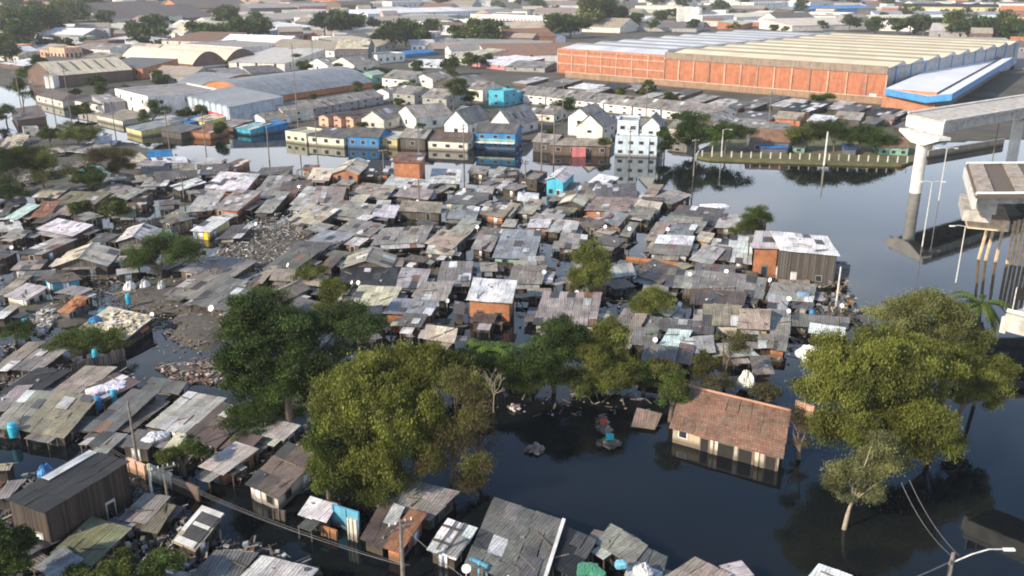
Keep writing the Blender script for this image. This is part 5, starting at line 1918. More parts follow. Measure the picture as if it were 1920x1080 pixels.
def tree(label, ells, bx, by, kind, n, leaf=.30, droop=0.0, bark='bark', cat='tree', name='tree', group=None, lm=None, trunk=True, trunk_r=.22, spread=.30, kind2=None, depth=.85, aspect=1.5):
    """ells: crown ellipses (cx, cy, rx, ry) as seen; the trunk foot is the point bx, by on the ground"""
    b = at(bx, by)
    root = empty(name, b)
    P_, T_, U_ = [], [], []
    tot = sum(e[2] * e[3] for e in ells)
    cents = []
    for e in ells:
        cx, cy, rx, ry = e[:4]
        dy = e[4] if len(e) > 4 else 0.0
        c = at_y(cx, cy, b.y + dy)
        sc_ = (c - Vector((0, 0, H))).dot(FWD) / F
        wx, wz = rx * sc_, ry * sc_ / math.cos(R(20)) * .93
        wy = wx * depth
        m_ = max(60, int(5.0 * n * e[2] * e[3] / tot))
        ncl = max(16, int(m_ / 210))
        rmean = (wx * wy * wz) ** (1 / 3)
        sp = max(.32, rmean * spread * 1.7 / max(1, (ncl / 18) ** .36))
        p, t, hu = crown_pts(c - b, (wx * 1.06, wy * 1.06, wz * 1.06), m_, ncl, sp, droop)
        P_.append(p); T_.append(t); U_.append(hu)
        cents.append((c - b, wx, wz))
    pts = np.concatenate(P_); tone = np.concatenate(T_)
    base = np.array(GREEN[kind])
    N = len(pts)
    cols = base[None, :] * (tone * rng.uniform(.87, 1.15, N))[:, None]
    if kind2:
        k2 = np.array(GREEN[kind2])
        w = np.concatenate(U_)[:, None]
        cols = cols * (1 - w) + w * k2[None, :] * (tone * rng.uniform(.88, 1.14, N))[:, None]
    cols *= 1 + rng.normal(size=(N, 3)) * .05
    cols = np.clip(cols, .004, 1)
    leaf_obj('crown', pts, leaf, cols, root, droop, aspect)
    if trunk:
        m = MB()
        top = sum((c for c, _, _ in cents), Vector()) / len(cents)
        fork = Vector((top.x * .35, top.y * .35, max(.6, top.z * .5)))
        m.tube([(0, 0, -1.2), fork * .5 + Vector((random.uniform(-.2, .2), 0, 0)), fork], [trunk_r * 1.2, trunk_r, trunk_r * .8], 8)
        for c, wx, wz in cents:
            for _ in range(4 if len(cents) < 4 else 2):
                tgt = c + Vector((random.uniform(-.6, .6) * wx, random.uniform(-.5, .5) * wx, random.uniform(-.2, .6) * wz))
                md = fork.lerp(tgt, .5) + Vector((random.uniform(-.3, .3), random.uniform(-.3, .3), .15))
                m.tube([fork - Vector((0, 0, .1)), md, tgt], [trunk_r * .6, trunk_r * .35, trunk_r * .1], 5)
        m.build('trunk', M[bark], root)
    zc = sum(c.z for c, _, _ in cents) / len(cents)
    wp = b + Vector((sum(c.x for c, _, _ in cents) / len(cents), 0, zc))
    if lm:
        landmark(root, lm, label, cat, group, wp)
    elif label:
        mark(root, label, cat, group)
    return root

tree('large dark green broad tree between the shacks and the willow', [(520, 640, 92, 70), (470, 720, 58, 85, -2), (560, 735, 70, 72, -2), (640, 625, 82, 48, 3), (480, 600, 50, 48, 2)], 545, 812, 'dark', 36000, .34, lm='the dark broad tree', kind2='mid', trunk_r=.35)
tree('bushy dark tree tucked behind the dark broad tree at its left', [(490, 575, 42, 34), (455, 600, 26, 36)], 480, 620, 'mid', 4500, .28)
tree('very large yellowish green willow with drooping foliage, left of the pond', [(695, 735, 92, 70), (650, 790, 58, 88, -2), (765, 690, 66, 50, 2), (775, 790, 74, 90, -1), (700, 868, 70, 58, -3), (820, 690, 52, 40, 2)], 745, 905, 'willow', 40000, .30, .9, lm='the big left willow', kind2='olive', trunk_r=.35, aspect=2.2)
tree('brownish vine covered tree on the pond side of the big left willow', [(845, 830, 52, 66), (880, 870, 30, 44, -1), (800, 870, 40, 48, -1), (870, 905, 44, 26, -1), (870, 730, 52, 46, 1), (890, 780, 34, 40)], 845, 925, 'brown', 9000, .24, .5, kind2='olive', aspect=1.8)
tree('green tree leaning over the street below the big left willow', [(612, 850, 34, 45), (618, 905, 30, 38, -1), (600, 880, 24, 30)], 618, 950, 'mid', 7000, .28, .5, kind2='yellow', aspect=1.8)
tree('dark round tree overhanging the pond behind the big left willow', [(1040, 655, 48, 55), (1010, 690, 46, 46, -1), (1065, 640, 34, 40)], 1040, 735, 'dark', 11000, .28, lm='the dark pond tree', kind2='mid')
tree('olive green tree at the pond edge right of the dark pond tree', [(1135, 660, 46, 60), (1150, 700, 46, 36, -1), (1110, 680, 34, 48, -1)], 1130, 735, 'olive', 11000, .26, .5, kind2='willow', lm='the olive pond tree', aspect=1.8)
tree('leafy green willow standing alone among the shacks', [(1105, 500, 38, 42), (1100, 525, 34, 28, -1)], 1108, 560, 'olive', 9000, .26, .6, lm='the lone green willow', kind2='yellow', aspect=2.0)
tree('small yellow green tree between the shacks right of the lone green willow', [(1228, 565, 38, 32), (1215, 580, 24, 20)], 1228, 606, 'yellow', 4200, .24, .4, kind2='olive')
tree('sparse brown tree among the roofs above the clay tiled house', [(1370, 650, 42, 36), (1345, 690, 36, 32)], 1360, 725, 'brown', 2600, .20, kind2='olive', spread=.22)
tree('small bright green tree left of the sparse brown tree', [(1322, 682, 26, 24), (1310, 700, 18, 18)], 1322, 722, 'yellow', 2400, .24, kind2='olive')
tree('low grey green shrub behind the ridge of the clay tiled house', [(1340, 715, 40, 18)], 1340, 738, 'dusky', 2400, .2, kind2='brown', cat='bush', name='bush')
tree('dark green bush against the left end of the clay tiled house', [(1262, 745, 28, 34), (1275, 715, 28, 22)], 1255, 790, 'mid', 4200, .24, cat='bush', name='bush', kind2='olive')
tree('low olive bush at the pond edge between pond tree and tiled house', [(1205, 715, 44, 18)], 1205, 738, 'olive', 2600, .24, cat='bush', name='bush', kind2='dark')
for lab, e, bx, by, k, k2, n_ in (('dark undergrowth below the banana clump at the pond edge', [(905, 705, 50, 24)], 905, 735, 'dark', 'mid', 3600), ('dark undergrowth beneath the dark pond tree', [(1000, 708, 52, 20)], 1000, 736, 'dark', 'olive', 3600),
                                  ('olive undergrowth beneath the olive pond tree', [(1130, 722, 60, 16)], 1130, 742, 'olive', 'mid', 3600), ('brownish undergrowth on the pond side of the big left willow', [(905, 800, 26, 60)], 895, 880, 'brown', 'dark', 3000),
                                  ('dark undergrowth under the dark broad tree', [(500, 785, 80, 26)], 500, 815, 'dark', 'mid', 5000), ('green undergrowth at the foot of the big left willow', [(720, 905, 90, 24)], 720, 936, 'olive', 'dark', 5000),
                                  ('bush behind the long tiled house near the white bundle', [(1440, 735, 40, 14)], 1440, 752, 'dusky', 'brown', 2200)):
    tree(lab, e, bx, by, k, n_, .26, .3, cat='bush', name='bush', kind2=k2)
for lab, e, bx, by, k, k2, n_ in (('broad dark bush below the banana clump by the water', [(940, 700, 58, 34)], 940, 738, 'dark', 'mid', 4500), ('broad bush between banana clump and dark pond tree', [(1005, 700, 50, 36)], 1005, 742, 'mid', 'dark', 4500),
                                  ('low olive bush right under the dark pond tree', [(1078, 718, 44, 26)], 1078, 744, 'olive', 'dark', 3200), ('broad green bush right of the olive pond tree', [(1185, 700, 48, 34)], 1185, 740, 'mid', 'olive', 4000),
                                  ('bush filling the shore between the pond and the grey roofs', [(1235, 700, 36, 26)], 1235, 735, 'olive', 'brown', 3000), ('dark green bush at the upper right foot of the big left willow', [(868, 690, 40, 34)], 868, 735, 'dark', 'olive', 3200)):
    tree(lab, e, bx, by, k, n_, .26, .2, cat='bush', name='bush', kind2=k2, trunk=False)
tree('giant yellowish willow rising from the water right of the tiled house', [(1640, 690, 100, 70), (1570, 740, 75, 75, -1), (1700, 760, 90, 70, -1), (1620, 800, 85, 48, -2), (1545, 680, 55, 50, 1), (1740, 820, 52, 38, -2), (1730, 680, 60, 58, 1)], 1655, 862, 'willow', 44000, .29, .9, lm='the giant right willow', kind2='olive', trunk_r=.38, aspect=2.2)
tree('tall loose topped tree behind the giant right willow', [(1740, 580, 62, 45), (1790, 595, 45, 42), (1690, 590, 46, 34), (1760, 640, 56, 44), (1700, 632, 54, 38), (1815, 635, 34, 36)], 1765, 800, 'pale', 15000, .27, .4, kind2='olive', lm='the tall loose tree', trunk_r=.3)
tree('bright green tree over the lake at the right of the giant willow', [(1850, 700, 48, 44), (1810, 665, 42, 34), (1830, 740, 34, 32), (1880, 700, 26, 30)], 1782, 815, 'olive', 11000, .27, .4, kind2='yellow', trunk_r=.25)
tree('small front tree leaning from a pale trunk in the dark water', [(1620, 890, 60, 38), (1665, 860, 44, 32), (1590, 900, 38, 34), (1610, 930, 38, 22), (1650, 830, 36, 26)], 1580, 992, 'pale', 9000, .24, .2, 'bark_pale', lm='the small front tree', kind2='dusky', trunk_r=.16)
tree('bare grey bush beneath the left branches of the giant willow', [(1500, 800, 32, 46), (1490, 835, 24, 24)], 1500, 860, 'brown', 1500, .16, cat='bush', name='bush', kind2='dusky', spread=.2)
tree('dense dark round tree beside the rubbish heap at left', [(300, 478, 62, 38), (255, 490, 32, 34), (345, 465, 30, 26)], 300, 525, 'mid', 8000, .30, lm='the dense round tree', kind2='dark')
tree('conical yellow green tree left of the patched dark roof', [(628, 560, 30, 38), (622, 585, 34, 26)], 628, 618, 'olive', 5500, .26, .3, kind2='yellow')
tree('small bushy tree behind the conical yellow green tree', [(582, 515, 30, 24)], 582, 540, 'olive', 2600, .26, kind2='mid')
tree('tree at the shack corner facing the open lake', [(1418, 415, 32, 28), (1400, 432, 30, 20)], 1410, 455, 'mid', 5500, .28, kind2='olive', lm='the lake corner tree')
tree('small green tree rising behind the wall by the flooded street', [(362, 845, 24, 24), (325, 858, 26, 22)], 345, 892, 'mid', 3800, .24, kind2='olive')
tree('dark tree filling the bottom left corner', [(28, 1040, 48, 48), (10, 1010, 30, 30)], 25, 1120, 'dark', 7000, .28, kind2='mid')
tree('bright green treetop at the bottom edge below the olive roof', [(225, 1075, 44, 30)], 225, 1130, 'mid', 4200, .26, kind2='yellow')
tree('second green treetop at the bottom edge by the boarded hut', [(310, 1062, 38, 32)], 310, 1125, 'mid', 3800, .26, kind2='olive')
tree('low treetop at the bottom edge right of the corner tree', [(140, 1085, 30, 20)], 140, 1120, 'mid', 2000, .26, kind2='olive')
tree('wide green bramble bank in front of the rubble roofed hut', [(150, 635, 52, 24), (205, 640, 34, 22), (125, 650, 34, 18)], 160, 668, 'mid', 7000, .24, cat='bush', name='bush', kind2='yellow')
tree('dark green bramble at the far left below the white rubble', [(30, 622, 40, 20)], 30, 645, 'dark', 2600, .24, cat='bush', name='bush', kind2='mid')
for lab, e, bx, by, k in (('round dark tree at the far left edge', [(20, 315, 46, 44), (-10, 345, 46, 40)], 15, 372, 'dark'), ('brownish green tree right of the far left edge tree', [(90, 325, 44, 36), (50, 300, 34, 28)], 85, 366, 'olive'),
                          ('russet brown tree behind the left canal shacks', [(205, 300, 44, 26), (225, 318, 26, 20)], 210, 340, 'brown'), ('dark tree among the shacks below the russet tree', [(165, 338, 32, 24)], 165, 364, 'mid'),
                          ('small green clump at the canal bend', [(212, 392, 28, 20)], 212, 415, 'olive'), ('small olive clump in the left shacks', [(150, 390, 22, 14)], 150, 408, 'olive'),
                          ('green round bush left of the pale round tree', [(93, 256, 20, 19)], 93, 276, 'mid'), ('pale olive round tree by the flooded left street', [(148, 252, 38, 24)], 148, 277, 'olive'),
                          ('dark low tree at left edge over the cream roofs', [(10, 365, 34, 24)], 10, 392, 'dark')):
    tree(lab, e, bx, by, k, 7000, .36, kind2='dark' if k != 'dark' else 'mid')
for lab, e, bx, by, k, n in (('left of two round trees standing at the bank in the lake', [(1303, 248, 36, 36), (1290, 265, 26, 24)], 1303, 288, 'mid', 4200), ('right of two round trees standing at the bank in the lake', [(1362, 256, 40, 36)], 1360, 292, 'mid', 4200),
                             ('dark slim tree beside the pale blue modern house', [(1246, 262, 14, 26), (1244, 280, 12, 14)], 1246, 296, 'dark', 2200), ('small olive tree before the low brown house', [(1133, 272, 14, 14)], 1133, 290, 'olive', 1200),
                             ('first tree of the row on the grassy bank from the left', [(1512, 258, 36, 24)], 1512, 288, 'olive', 2600), ('second tree of the row on the grassy bank', [(1562, 252, 40, 26)], 1562, 288, 'mid', 3000),
                             ('third tree of the row on the grassy bank', [(1612, 255, 42, 26)], 1612, 290, 'mid', 3000), ('fourth tree of the row on the grassy bank', [(1645, 268, 32, 20)], 1640, 292, 'mid', 2000),
                             ('lone dense bush against the brick warehouse wall', [(1540, 187, 21, 12)], 1540, 199, 'mid', 1500), ('round tree before the white terrace houses', [(1060, 203, 24, 20)], 1060, 222, 'mid', 2200),
                             ('olive tree left of the round terrace tree', [(1015, 208, 18, 14)], 1015, 224, 'olive', 1400), ('tall palm like tree between grey gabled houses', [(850, 165, 20, 24)], 850, 208, 'mid', 1800),
                             ('dark tree in the cluster of grey gabled houses', [(775, 168, 22, 16)], 775, 186, 'dark', 1600), ('dark tree among the gabled houses beside the cyan house', [(885, 185, 16, 14)], 885, 200, 'dark', 1200),
                             ('bush beside the flooded shop row', [(415, 242, 14, 16)], 415, 258, 'mid', 1200), ('olive tree at the white two storey building', [(290, 205, 28, 14), (272, 225, 14, 14)], 285, 240, 'mid', 2000),
                             ('tall thin tree at far left street', [(45, 165, 16, 34)], 45, 225, 'dark', 1800), ('dark small tree at the far left edge of the street', [(12, 215, 18, 16)], 12, 232, 'dark', 1200)):
    tree(lab, e, bx, by, k, n, .55, kind2='dark' if k != 'dark' else 'mid')

# bare tree: limbs only
def bare(label, px, py, ptop, w, n, cat='tree', matn='bark_pale'):
    b = at(px, py)
    h = height_at(px, ptop, b)
    m = MB()
    def grow(p, d, l, r, lev):
        q = p + d * l
        m.tube([p, p.lerp(q, .5) + Vector((random.uniform(-.05, .05) * l,) * 3), q], [r, r * .85, r * .65], 5, cap=False)
        if lev == 0:
            return
        for _ in range(random.choice([2, 3, 3])):
            nd_ = (d + Vector((random.uniform(-w, w), random.uniform(-w, w), random.uniform(-.1, .5)))).normalized()
            grow(q, nd_, l * random.uniform(.6, .85), r * .62, lev - 1)
    grow(Vector((0, 0, -.6)), Vector((0, 0, 1)), h * .32, .09, n)
    o = m.build('bare_tree', M[matn])
    o.location = b
    mark(o, label, cat)
    return o
bare('bare grey leafless tree between the big left willow and the pond', 925, 775, 690, .8, 5)
bare('thin leafless twigs rising from a flat roof left of centre', 405, 535, 485, .7, 4, matn='bark')
bare('dead branches sticking out of the wreckage at the lake shore', 1625, 618, 575, 1.0, 4, matn='bark')

# palms
def palm(label, px, py, cx, cy, L, nf, col, lm=None, name='palm_tree', cat='palm', r=.16, leaflet=.55, stems=1):
    b = at(px, py)
    root = empty(name, b)
    tops = []
    m = MB()
    for s_ in range(stems):
        c = at_y(cx + (s_ - (stems - 1) / 2) * 26, cy + random.uniform(-8, 8) * (stems > 1), b.y + random.uniform(-1, 1) * (stems > 1)) - b
        foot = Vector((c.x * .6 * (stems > 1), c.y * .5, -1))
        m.tube([foot, foot.lerp(c, .5) + Vector((.15, 0, 0)), c], [r * 1.2, r, r * .85], 8)
        tops.append(c)
    m.build('trunk', M['bark'], root)
    k = 0
    for c in tops:
        for i in range(nf):
            az = 2 * math.pi * i / nf + random.uniform(-.2, .2)
            el = random.uniform(.15, 1.15)
            f = MB()
            d = Vector((math.cos(az), math.sin(az), 0))
            p = c.copy()
            v = d * math.cos(el) + Vector((0, 0, math.sin(el)))
            NS = 12
            step = L / NS
            sidev = Vector((-d.y, d.x, 0))
            cc = jit(col, .35)
            pts = [p.copy()]
            for s_ in range(NS):
                v = (v - Vector((0, 0, .19))).normalized()
                p = p + v * step
                pts.append(p.copy())
            for s_ in range(NS):
                wdt = leaflet * math.sin(math.pi * min(.98, (s_ + .8) / NS)) ** .6
                for sg in (-1, 1):
                    a0, a1 = pts[s_], pts[s_ + 1]
                    tip = sidev * sg * wdt + Vector((0, 0, -wdt * .45)) + (a1 - a0) * .8
                    f.face([a0, a0.lerp(a1, .75), a0.lerp(a1, .75) + tip * .9, a0 + tip], jit(cc, .15))
            f.build('frond', M['leaf'], root)
    if lm:
        landmark(root, lm, label, cat, None, b + tops[0])
    else:
        mark(root, label, cat)
    return root
palm('feathery palm with arching fronds beside the lake at right', 1828, 760, 1838, 572, 3.6, 26, (.085, .125, .018), 'the lakeside palm', leaflet=.36)
palm('clump of banana plants with broad leaves at the upper pond edge', 925, 708, 925, 664, 4.2, 12, (.085, .13, .02), 'the banana clump', 'banana_plant', 'plant', .14, .6, 4)

# town and distance trees: a few shapes, each placed tree a copy of crown and trunk
protos = []
def proto(kind, k2, seed):
    root = empty('street_tree', (0, 0, 0))
    n = 2600
    p, t, _ = crown_pts((0, 0, 4.2), (4.4, 4.4, 3.8), n, 34, 1.5, 0)
    p2, t2, _ = crown_pts((random.uniform(-2.5, 2.5), random.uniform(-2, 2), 3.2), (3.6, 3.6, 2.8), 1000, 20, 1.3, 0)
    pts = np.concatenate([p, p2]); tone = np.concatenate([t, t2])
    cols = np.array(GREEN[kind])[None, :] * (tone * rng.uniform(.75, 1.3, len(pts)))[:, None]
    w = (rng.uniform(0, 1, len(pts)) < .35)[:, None]
    cols = np.where(w, np.array(GREEN[k2])[None, :] * tone[:, None], cols)
    leaf_obj('crown', pts, 1.5, np.clip(cols, .004, 1), root)
    m = MB()
    m.tube([(0, 0, -1), (.1, 0, 2), (0, .1, 4.5)], [.35, .26, .18], 6)
    m.build('trunk', M['bark'], root)
    return root
protos = [proto('dark', 'mid', 1), proto('mid', 'dark', 2), proto('olive', 'mid', 3), proto('dark', 'dusky', 4)]
used = [False] * 4
word = ['dark green', 'green', 'olive green', 'dusky green']
def place_tree(px, py, w, hgt=None):
    k = random.choice([0, 0, 1, 1, 2, 3])
    p = at(px, py)
    s = 1.12 * w * ((p - Vector((0, 0, H))).dot(FWD)) / F / 4.0
    if not used[k]:
        r = protos[k]; used[k] = True
    else:
        r = protos[k].copy()
        scn.collection.objects.link(r)
        for ch in protos[k].children:
            c = ch.copy(); c.parent = r
            scn.collection.objects.link(c)
    r.location = p
    zs = s if hgt is None else hgt * ((p - Vector((0, 0, H))).dot(FWD)) / F / 8.0
    r.scale = (s, s, min(max(zs, s * .5), s * 1.4))
    r.rotation_euler = (0, 0, random.uniform(0, 6.28))
    auto(r, f'{word[k]} round tree', 'tree', 'trees of the distant town', 5 * s, 'tree')
    return r
TREES = [(20, 70, 22), (55, 78, 26), (95, 74, 26), (120, 60, 22), (40, 96, 24), (75, 50, 20), (150, 52, 24), (180, 44, 22), (200, 58, 16), (130, 38, 18), (10, 116, 20), (25, 120, 18), (255, 78, 18), (290, 76, 20), (300, 68, 16),
         (365, 80, 18), (395, 84, 20), (430, 60, 20), (455, 78, 22), (490, 76, 20), (480, 62, 16), (420, 76, 16), (610, 74, 22), (640, 72, 26), (665, 62, 18), (600, 60, 14), (735, 96, 24), (760, 92, 26), (785, 88, 18), (720, 90, 16), (755, 72, 18),
         (808, 66, 15), (860, 84, 18), (890, 88, 20), (920, 90, 22), (945, 86, 16), (700, 60, 12), (857, 62, 10), (1040, 74, 20), (1070, 72, 22), (1100, 60, 24), (1130, 58, 26), (1160, 56, 18), (1190, 58, 14), (1240, 44, 12), (1280, 42, 14),
         (1592, 60, 14), (1632, 58, 10), (1662, 54, 8), (1640, 66, 14), (1680, 66, 16), (1705, 66, 16), (1730, 70, 18), (1755, 72, 18), (1780, 74, 20), (1805, 76, 20), (1830, 80, 20), (1855, 82, 20), (1880, 82, 22), (1905, 84, 20), (1790, 62, 16), (1720, 58, 12),
         (850, 142, 16), (880, 130, 12), (895, 130, 12), (655, 118, 12), (915, 124, 10), (560, 130, 12), (180, 168, 14), (225, 146, 10), (480, 132, 10), (540, 120, 10), (530, 104, 10), (300, 160, 12), (640, 150, 9),
         (1010, 22, 12), (990, 14, 12), (1230, 14, 14), (1280, 20, 14), (1560, 12, 14), (1600, 12, 16), (1660, 18, 12), (420, 38, 14), (560, 12, 12), (820, 18, 14), (870, 14, 16), (250, 36, 14), (30, 30, 18), (320, 14, 14), (80, 16, 16), (700, 8, 12),
         (1350, 24, 12), (1500, 28, 12), (1450, 62, 8), (1540, 58, 8), (1130, 14, 12), (1390, 12, 12), (1750, 10, 10), (1850, 10, 12), (1300, 60, 10)]
for t in TREES:
    place_tree(*t)
def woods():
    P_, C_ = [], []
    for _ in range(330):
        px, py = random.uniform(0, 1920), 66 * random.random() ** 1.3 - 2
        if random.random() < .3:
            px, py = random.uniform(0, 330), random.uniform(15, 95)
        py = max(.5, py)
        b = at(px, py)
        if any(near_quad(b, f, 2) for f in FOOT[-340:] if (Vector(f[0]).xy - b.xy).length < 90) and random.random() < .8:
            continue
        s_ = random.uniform(4, 10) * (.7 + py / 90) * (b.y / F) * 1.05
        p, t, _ = crown_pts((0, 0, s_ * .75), (s_ * 1.25, s_ * 1.25, s_ * .85), 260, 22, s_ * .3, 0)
        P_.append(p + np.array(b)); C_.append(np.array(GREEN[random.choice(['dark', 'dark', 'mid', 'olive'])])[None, :] * (t * rng.uniform(.8, 1.2, len(t)))[:, None])
    o = leaf_obj('distant_trees', np.concatenate(P_), 4.2, np.concatenate(C_), None)
    o['kind'] = 'stuff'
woods()
k = 0
for _ in range(900):
    if k > 46:
        break
    px, py = random.uniform(60, 1300), random.uniform(128, 262)
    if py > 150 + px * .12 + 60 or (px > 960 and py < 175):
        continue
    p = at(px, py)
    if any(near_quad(p, f, 1.2) for f in FOOT if (Vector(f[0]).xy - p.xy).length < 60):
        continue
    place_tree(px, py, random.uniform(6, 13))
    k += 1
# ------------------------------------------------------------------ small things on and between the shacks
dish_spots = [(396, 578, 1.0), (838, 564, .6), (1362, 509, .6), (1293, 514, .4), (1479, 560, .5), (1478, 583, .5), (540, 497, .6), (1228, 637, .6), (1180, 429, .5), (1135, 425, .4), (870, 356, .4), (895, 426, .5), (1444, 525, .5), (285, 590, .6), (21, 464, .6),
              (1275, 570, .5), (1081, 548, .7), (874, 1066, .8), (1578, 573, .5), (480, 420, .4), (760, 352, .4), (660, 530, .5), (672, 530, .5), (1020, 510, .4), (1180, 395, .35), (1252, 430, .4), (560, 350, .35)]
for k, (px, py, dm) in enumerate(dish_spots):
    p = at(px, py, 2.0)
    root = empty('satellite_dish', p, random.uniform(-.6, .6))
    m = MB()
    m.tube([(0, 0, -.9), (0, 0, .0)], [.03, .03], 6)
    m.build('mast', M['pole_pale'], root)
    m = MB()
    ax = Vector((random.uniform(-.7, .3), -.75, .45)).normalized()
    a = ax.orthogonal().normalized(); b = ax.cross(a)
    rr = max(.30, dm * .40)
    rings = [[(a * math.cos(2 * math.pi * i / 14) + b * math.sin(2 * math.pi * i / 14)) * rr * f + ax * (.22 * rr * f * f) for i in range(14)] for f in (0.02, .5, 1.0)]
    for q in range(2):
        for i in range(14):
            j = (i + 1) % 14
            m.face([rings[q][i], rings[q][j], rings[q + 1][j], rings[q + 1][i]])
    m.build('bowl', M['white'], root)
    m = MB()
    m.tube([ax * .1, ax * rr * .9], [.02, .02], 5)
    m.build('feed_arm', M['pole_pale'], root)
    auto(root, 'white satellite dish', 'dish', 'satellite dishes on the shacks', .2, 'dish')
tanks = [(24, 805, 'cyan', .6, 'round cyan water tank at the left edge'), (183, 755, 'blue', .5, 'blue plastic drum wedged between left roofs'), (240, 560, 'cyan', .45, 'teal drum on the rubbish heap at left'), (47, 607, 'cyan', .5, 'small cyan drum before the left bramble'),
         (1522, 590, 'blue', .45, 'blue drum in the wreckage at the lake shore'), (213, 742, 'cyan', .4, 'pale cyan drum on the crumpled cloth roof'), (178, 665, 'cyan', .4, 'cyan bucket on a tan roof at left')]
for px, py, c, r_, lab in tanks:
    r_ *= .72
    p = at(px, py, 1.3)
    root = empty('water_tank', p)
    m = MB()
    m.tube([(0, 0, -.7), (0, 0, -.1), (0, 0, .35), (0, 0, .5)], [r_ * .9, r_, r_, r_ * .8], 14)
    m.build('body', M['tank_' + c], root)
    m = MB()
    m.tube([(0, 0, .5), (0, 0, .6), (0, 0, .66)], [r_ * .85, r_ * .8, r_ * .3], 14)
    m.build('lid', M['tank_' + c], root)
    mark(root, lab, 'water tank', 'plastic tanks and drums')
p = at(932, 170, 8.0)
m = MB(); m.tube([(0, 0, -.4), (0, 0, 1.2), (0, 0, 1.6)], [1.1, 1.0, .5], 12)
# wall panels of the flooded street
def wall_piece(label, x1, y1, x2, y2, ytop, wc, name='boundary_wall'):
    A, B = at(x1, y1), at(x2, y2)
    h = height_at(x1, ytop, A)
    m = MB()
    ln = (B - A).length
    npost = max(2, int(ln / 1.6))
    c, mt, _ = WC[wc]
    m.box((0, 0, h / 2 - .4), (ln, .14, h + .8), c)
    for i in range(npost + 1):
        m.box((-ln / 2 + ln * i / npost, -.05, h / 2 - .35), (.14, .2, h + .95), jit(c, .4))
    m.box((0, 0, h + .05), (ln, .2, .1), jit(c, .3))
    o = m.build(name, M[mt])
    o.location = (A + B) / 2
    o.rotation_euler.z = math.atan2((B - A).y, (B - A).x)
    mark(o, label, 'wall', 'walls along the flooded street')
wall_piece('sunlit peach wall at the left end of the flooded street', 244, 884, 275, 898, 860, 's')
wall_piece('mossy cream wall continuing along the flooded street', 283, 900, 325, 918, 872, 'e')
wall_piece('dark brick stretch of wall below the small green tree', 326, 918, 376, 940, 895, 'n')
wall_piece('turquoise panel wall standing in the flooded street', 628, 985, 674, 1000, 948, 'Q')
wall_piece('narrow cream gate column beside the turquoise panel wall', 656, 1010, 671, 1015, 972, 'c')
wall_piece('low orange fence piece before the turquoise panel wall', 606, 1003, 632, 1012, 988, 'o')
wall_piece('pale square board leaning by the cream ended long shack', 515, 972, 535, 976, 956, 'P')
wall_piece('low brick wall along the shack edge above the pond', 1175, 492, 1290, 505, 482, 'o')
wall_piece('brown plank fence before the mint walled shack', 930, 503, 1040, 515, 492, 'd')
wall_piece('grey fence between shacks below the tall white roofed shack', 1340, 510, 1420, 522, 500, 'P')
wall_piece('brick side of a ruined hut right of the clay tiled house', 1492, 772, 1524, 784, 752, 's')
wall_piece('light blue board wall under the broad dark roof', 885, 1078, 915, 1092, 1048, 'Q')
wall_piece('grey plank wall left of the big dark house', 12, 1010, 80, 1052, 985, 'P')

# floating wreckage in the pond
def raft(label, px, py, rx, ry, n, cols, cat='debris'):
    b = at(px, py)
    s_ = (b - Vector((0, 0, H))).dot(FWD) / F
    m = MB()
    for _ in range(n):
        x, y = rng.normal() * rx * s_ * .45, rng.normal() * ry * s_ * 1.0
        L = random.uniform(.15, 1.0)
        m.box((x, y, .05 + random.uniform(0, .25)), (L, random.uniform(.1, .35), random.uniform(.05, .2)), jit(random.choice(cols), .4), random.uniform(0, 3.1), tilt=(random.uniform(-.25, .25), random.uniform(-.25, .25)))
    o = m.build('floating_debris', M['paint'])
    o.location = b
    mark(o, label, cat, 'floating debris in the pond')
    return o
BR = [(.16, .12, .09), (.24, .19, .14), (.10, .08, .06), (.30, .25, .19)]
raft('tangled raft of planks with a red and a cyan item in the pond', 1134, 800, 11, 16, 46, BR)
raft('heap of floating sticks below the plank raft', 1142, 835, 18, 8, 50, BR + [(.1, .12, .06)])
raft('pinkish clump of floating rubbish in the middle of the pond', 1006, 845, 14, 6, 60, [(.30, .21, .17), (.36, .31, .26), (.2, .12, .09)])
raft('pale floating bundle beneath the bare grey tree', 964, 768, 10, 5, 14, [(.6, .5, .46)])
raft('pale driftwood pieces under the dark pond tree', 1085, 742, 24, 4, 14, BR)
m = MB(); m.box((0, 0, .35), (.7, .5, .5), (.02, .42, .5)); o = m.build('floating_drum', M['paint']); o.location = at(1143, 826, .1); mark(o, 'small cyan box lying on the floating stick heap', 'box')
m = MB(); m.box((0, 0, .35), (.6, .5, .4), (.55, .08, .05)); o = m.build('floating_crate', M['paint']); o.location = at(1132, 796, .1); mark(o, 'small red box lying on the plank raft', 'box')
# collapsed roof slab beside the tiled house
m = MB()
q = [at(1183, 800, .25), at(1228, 806, .25), at(1242, 776, .7), at(1195, 765, .7)]
c0 = sum(q, Vector()) / 4
plane_sheets(m, *[p - c0 for p in q], (.26, .19, .14))
o = m.build('collapsed_roof', M['roof']); o.location = c0
mark(o, 'brown collapsed roof half sunk beside the clay tiled house', 'roof wreck')

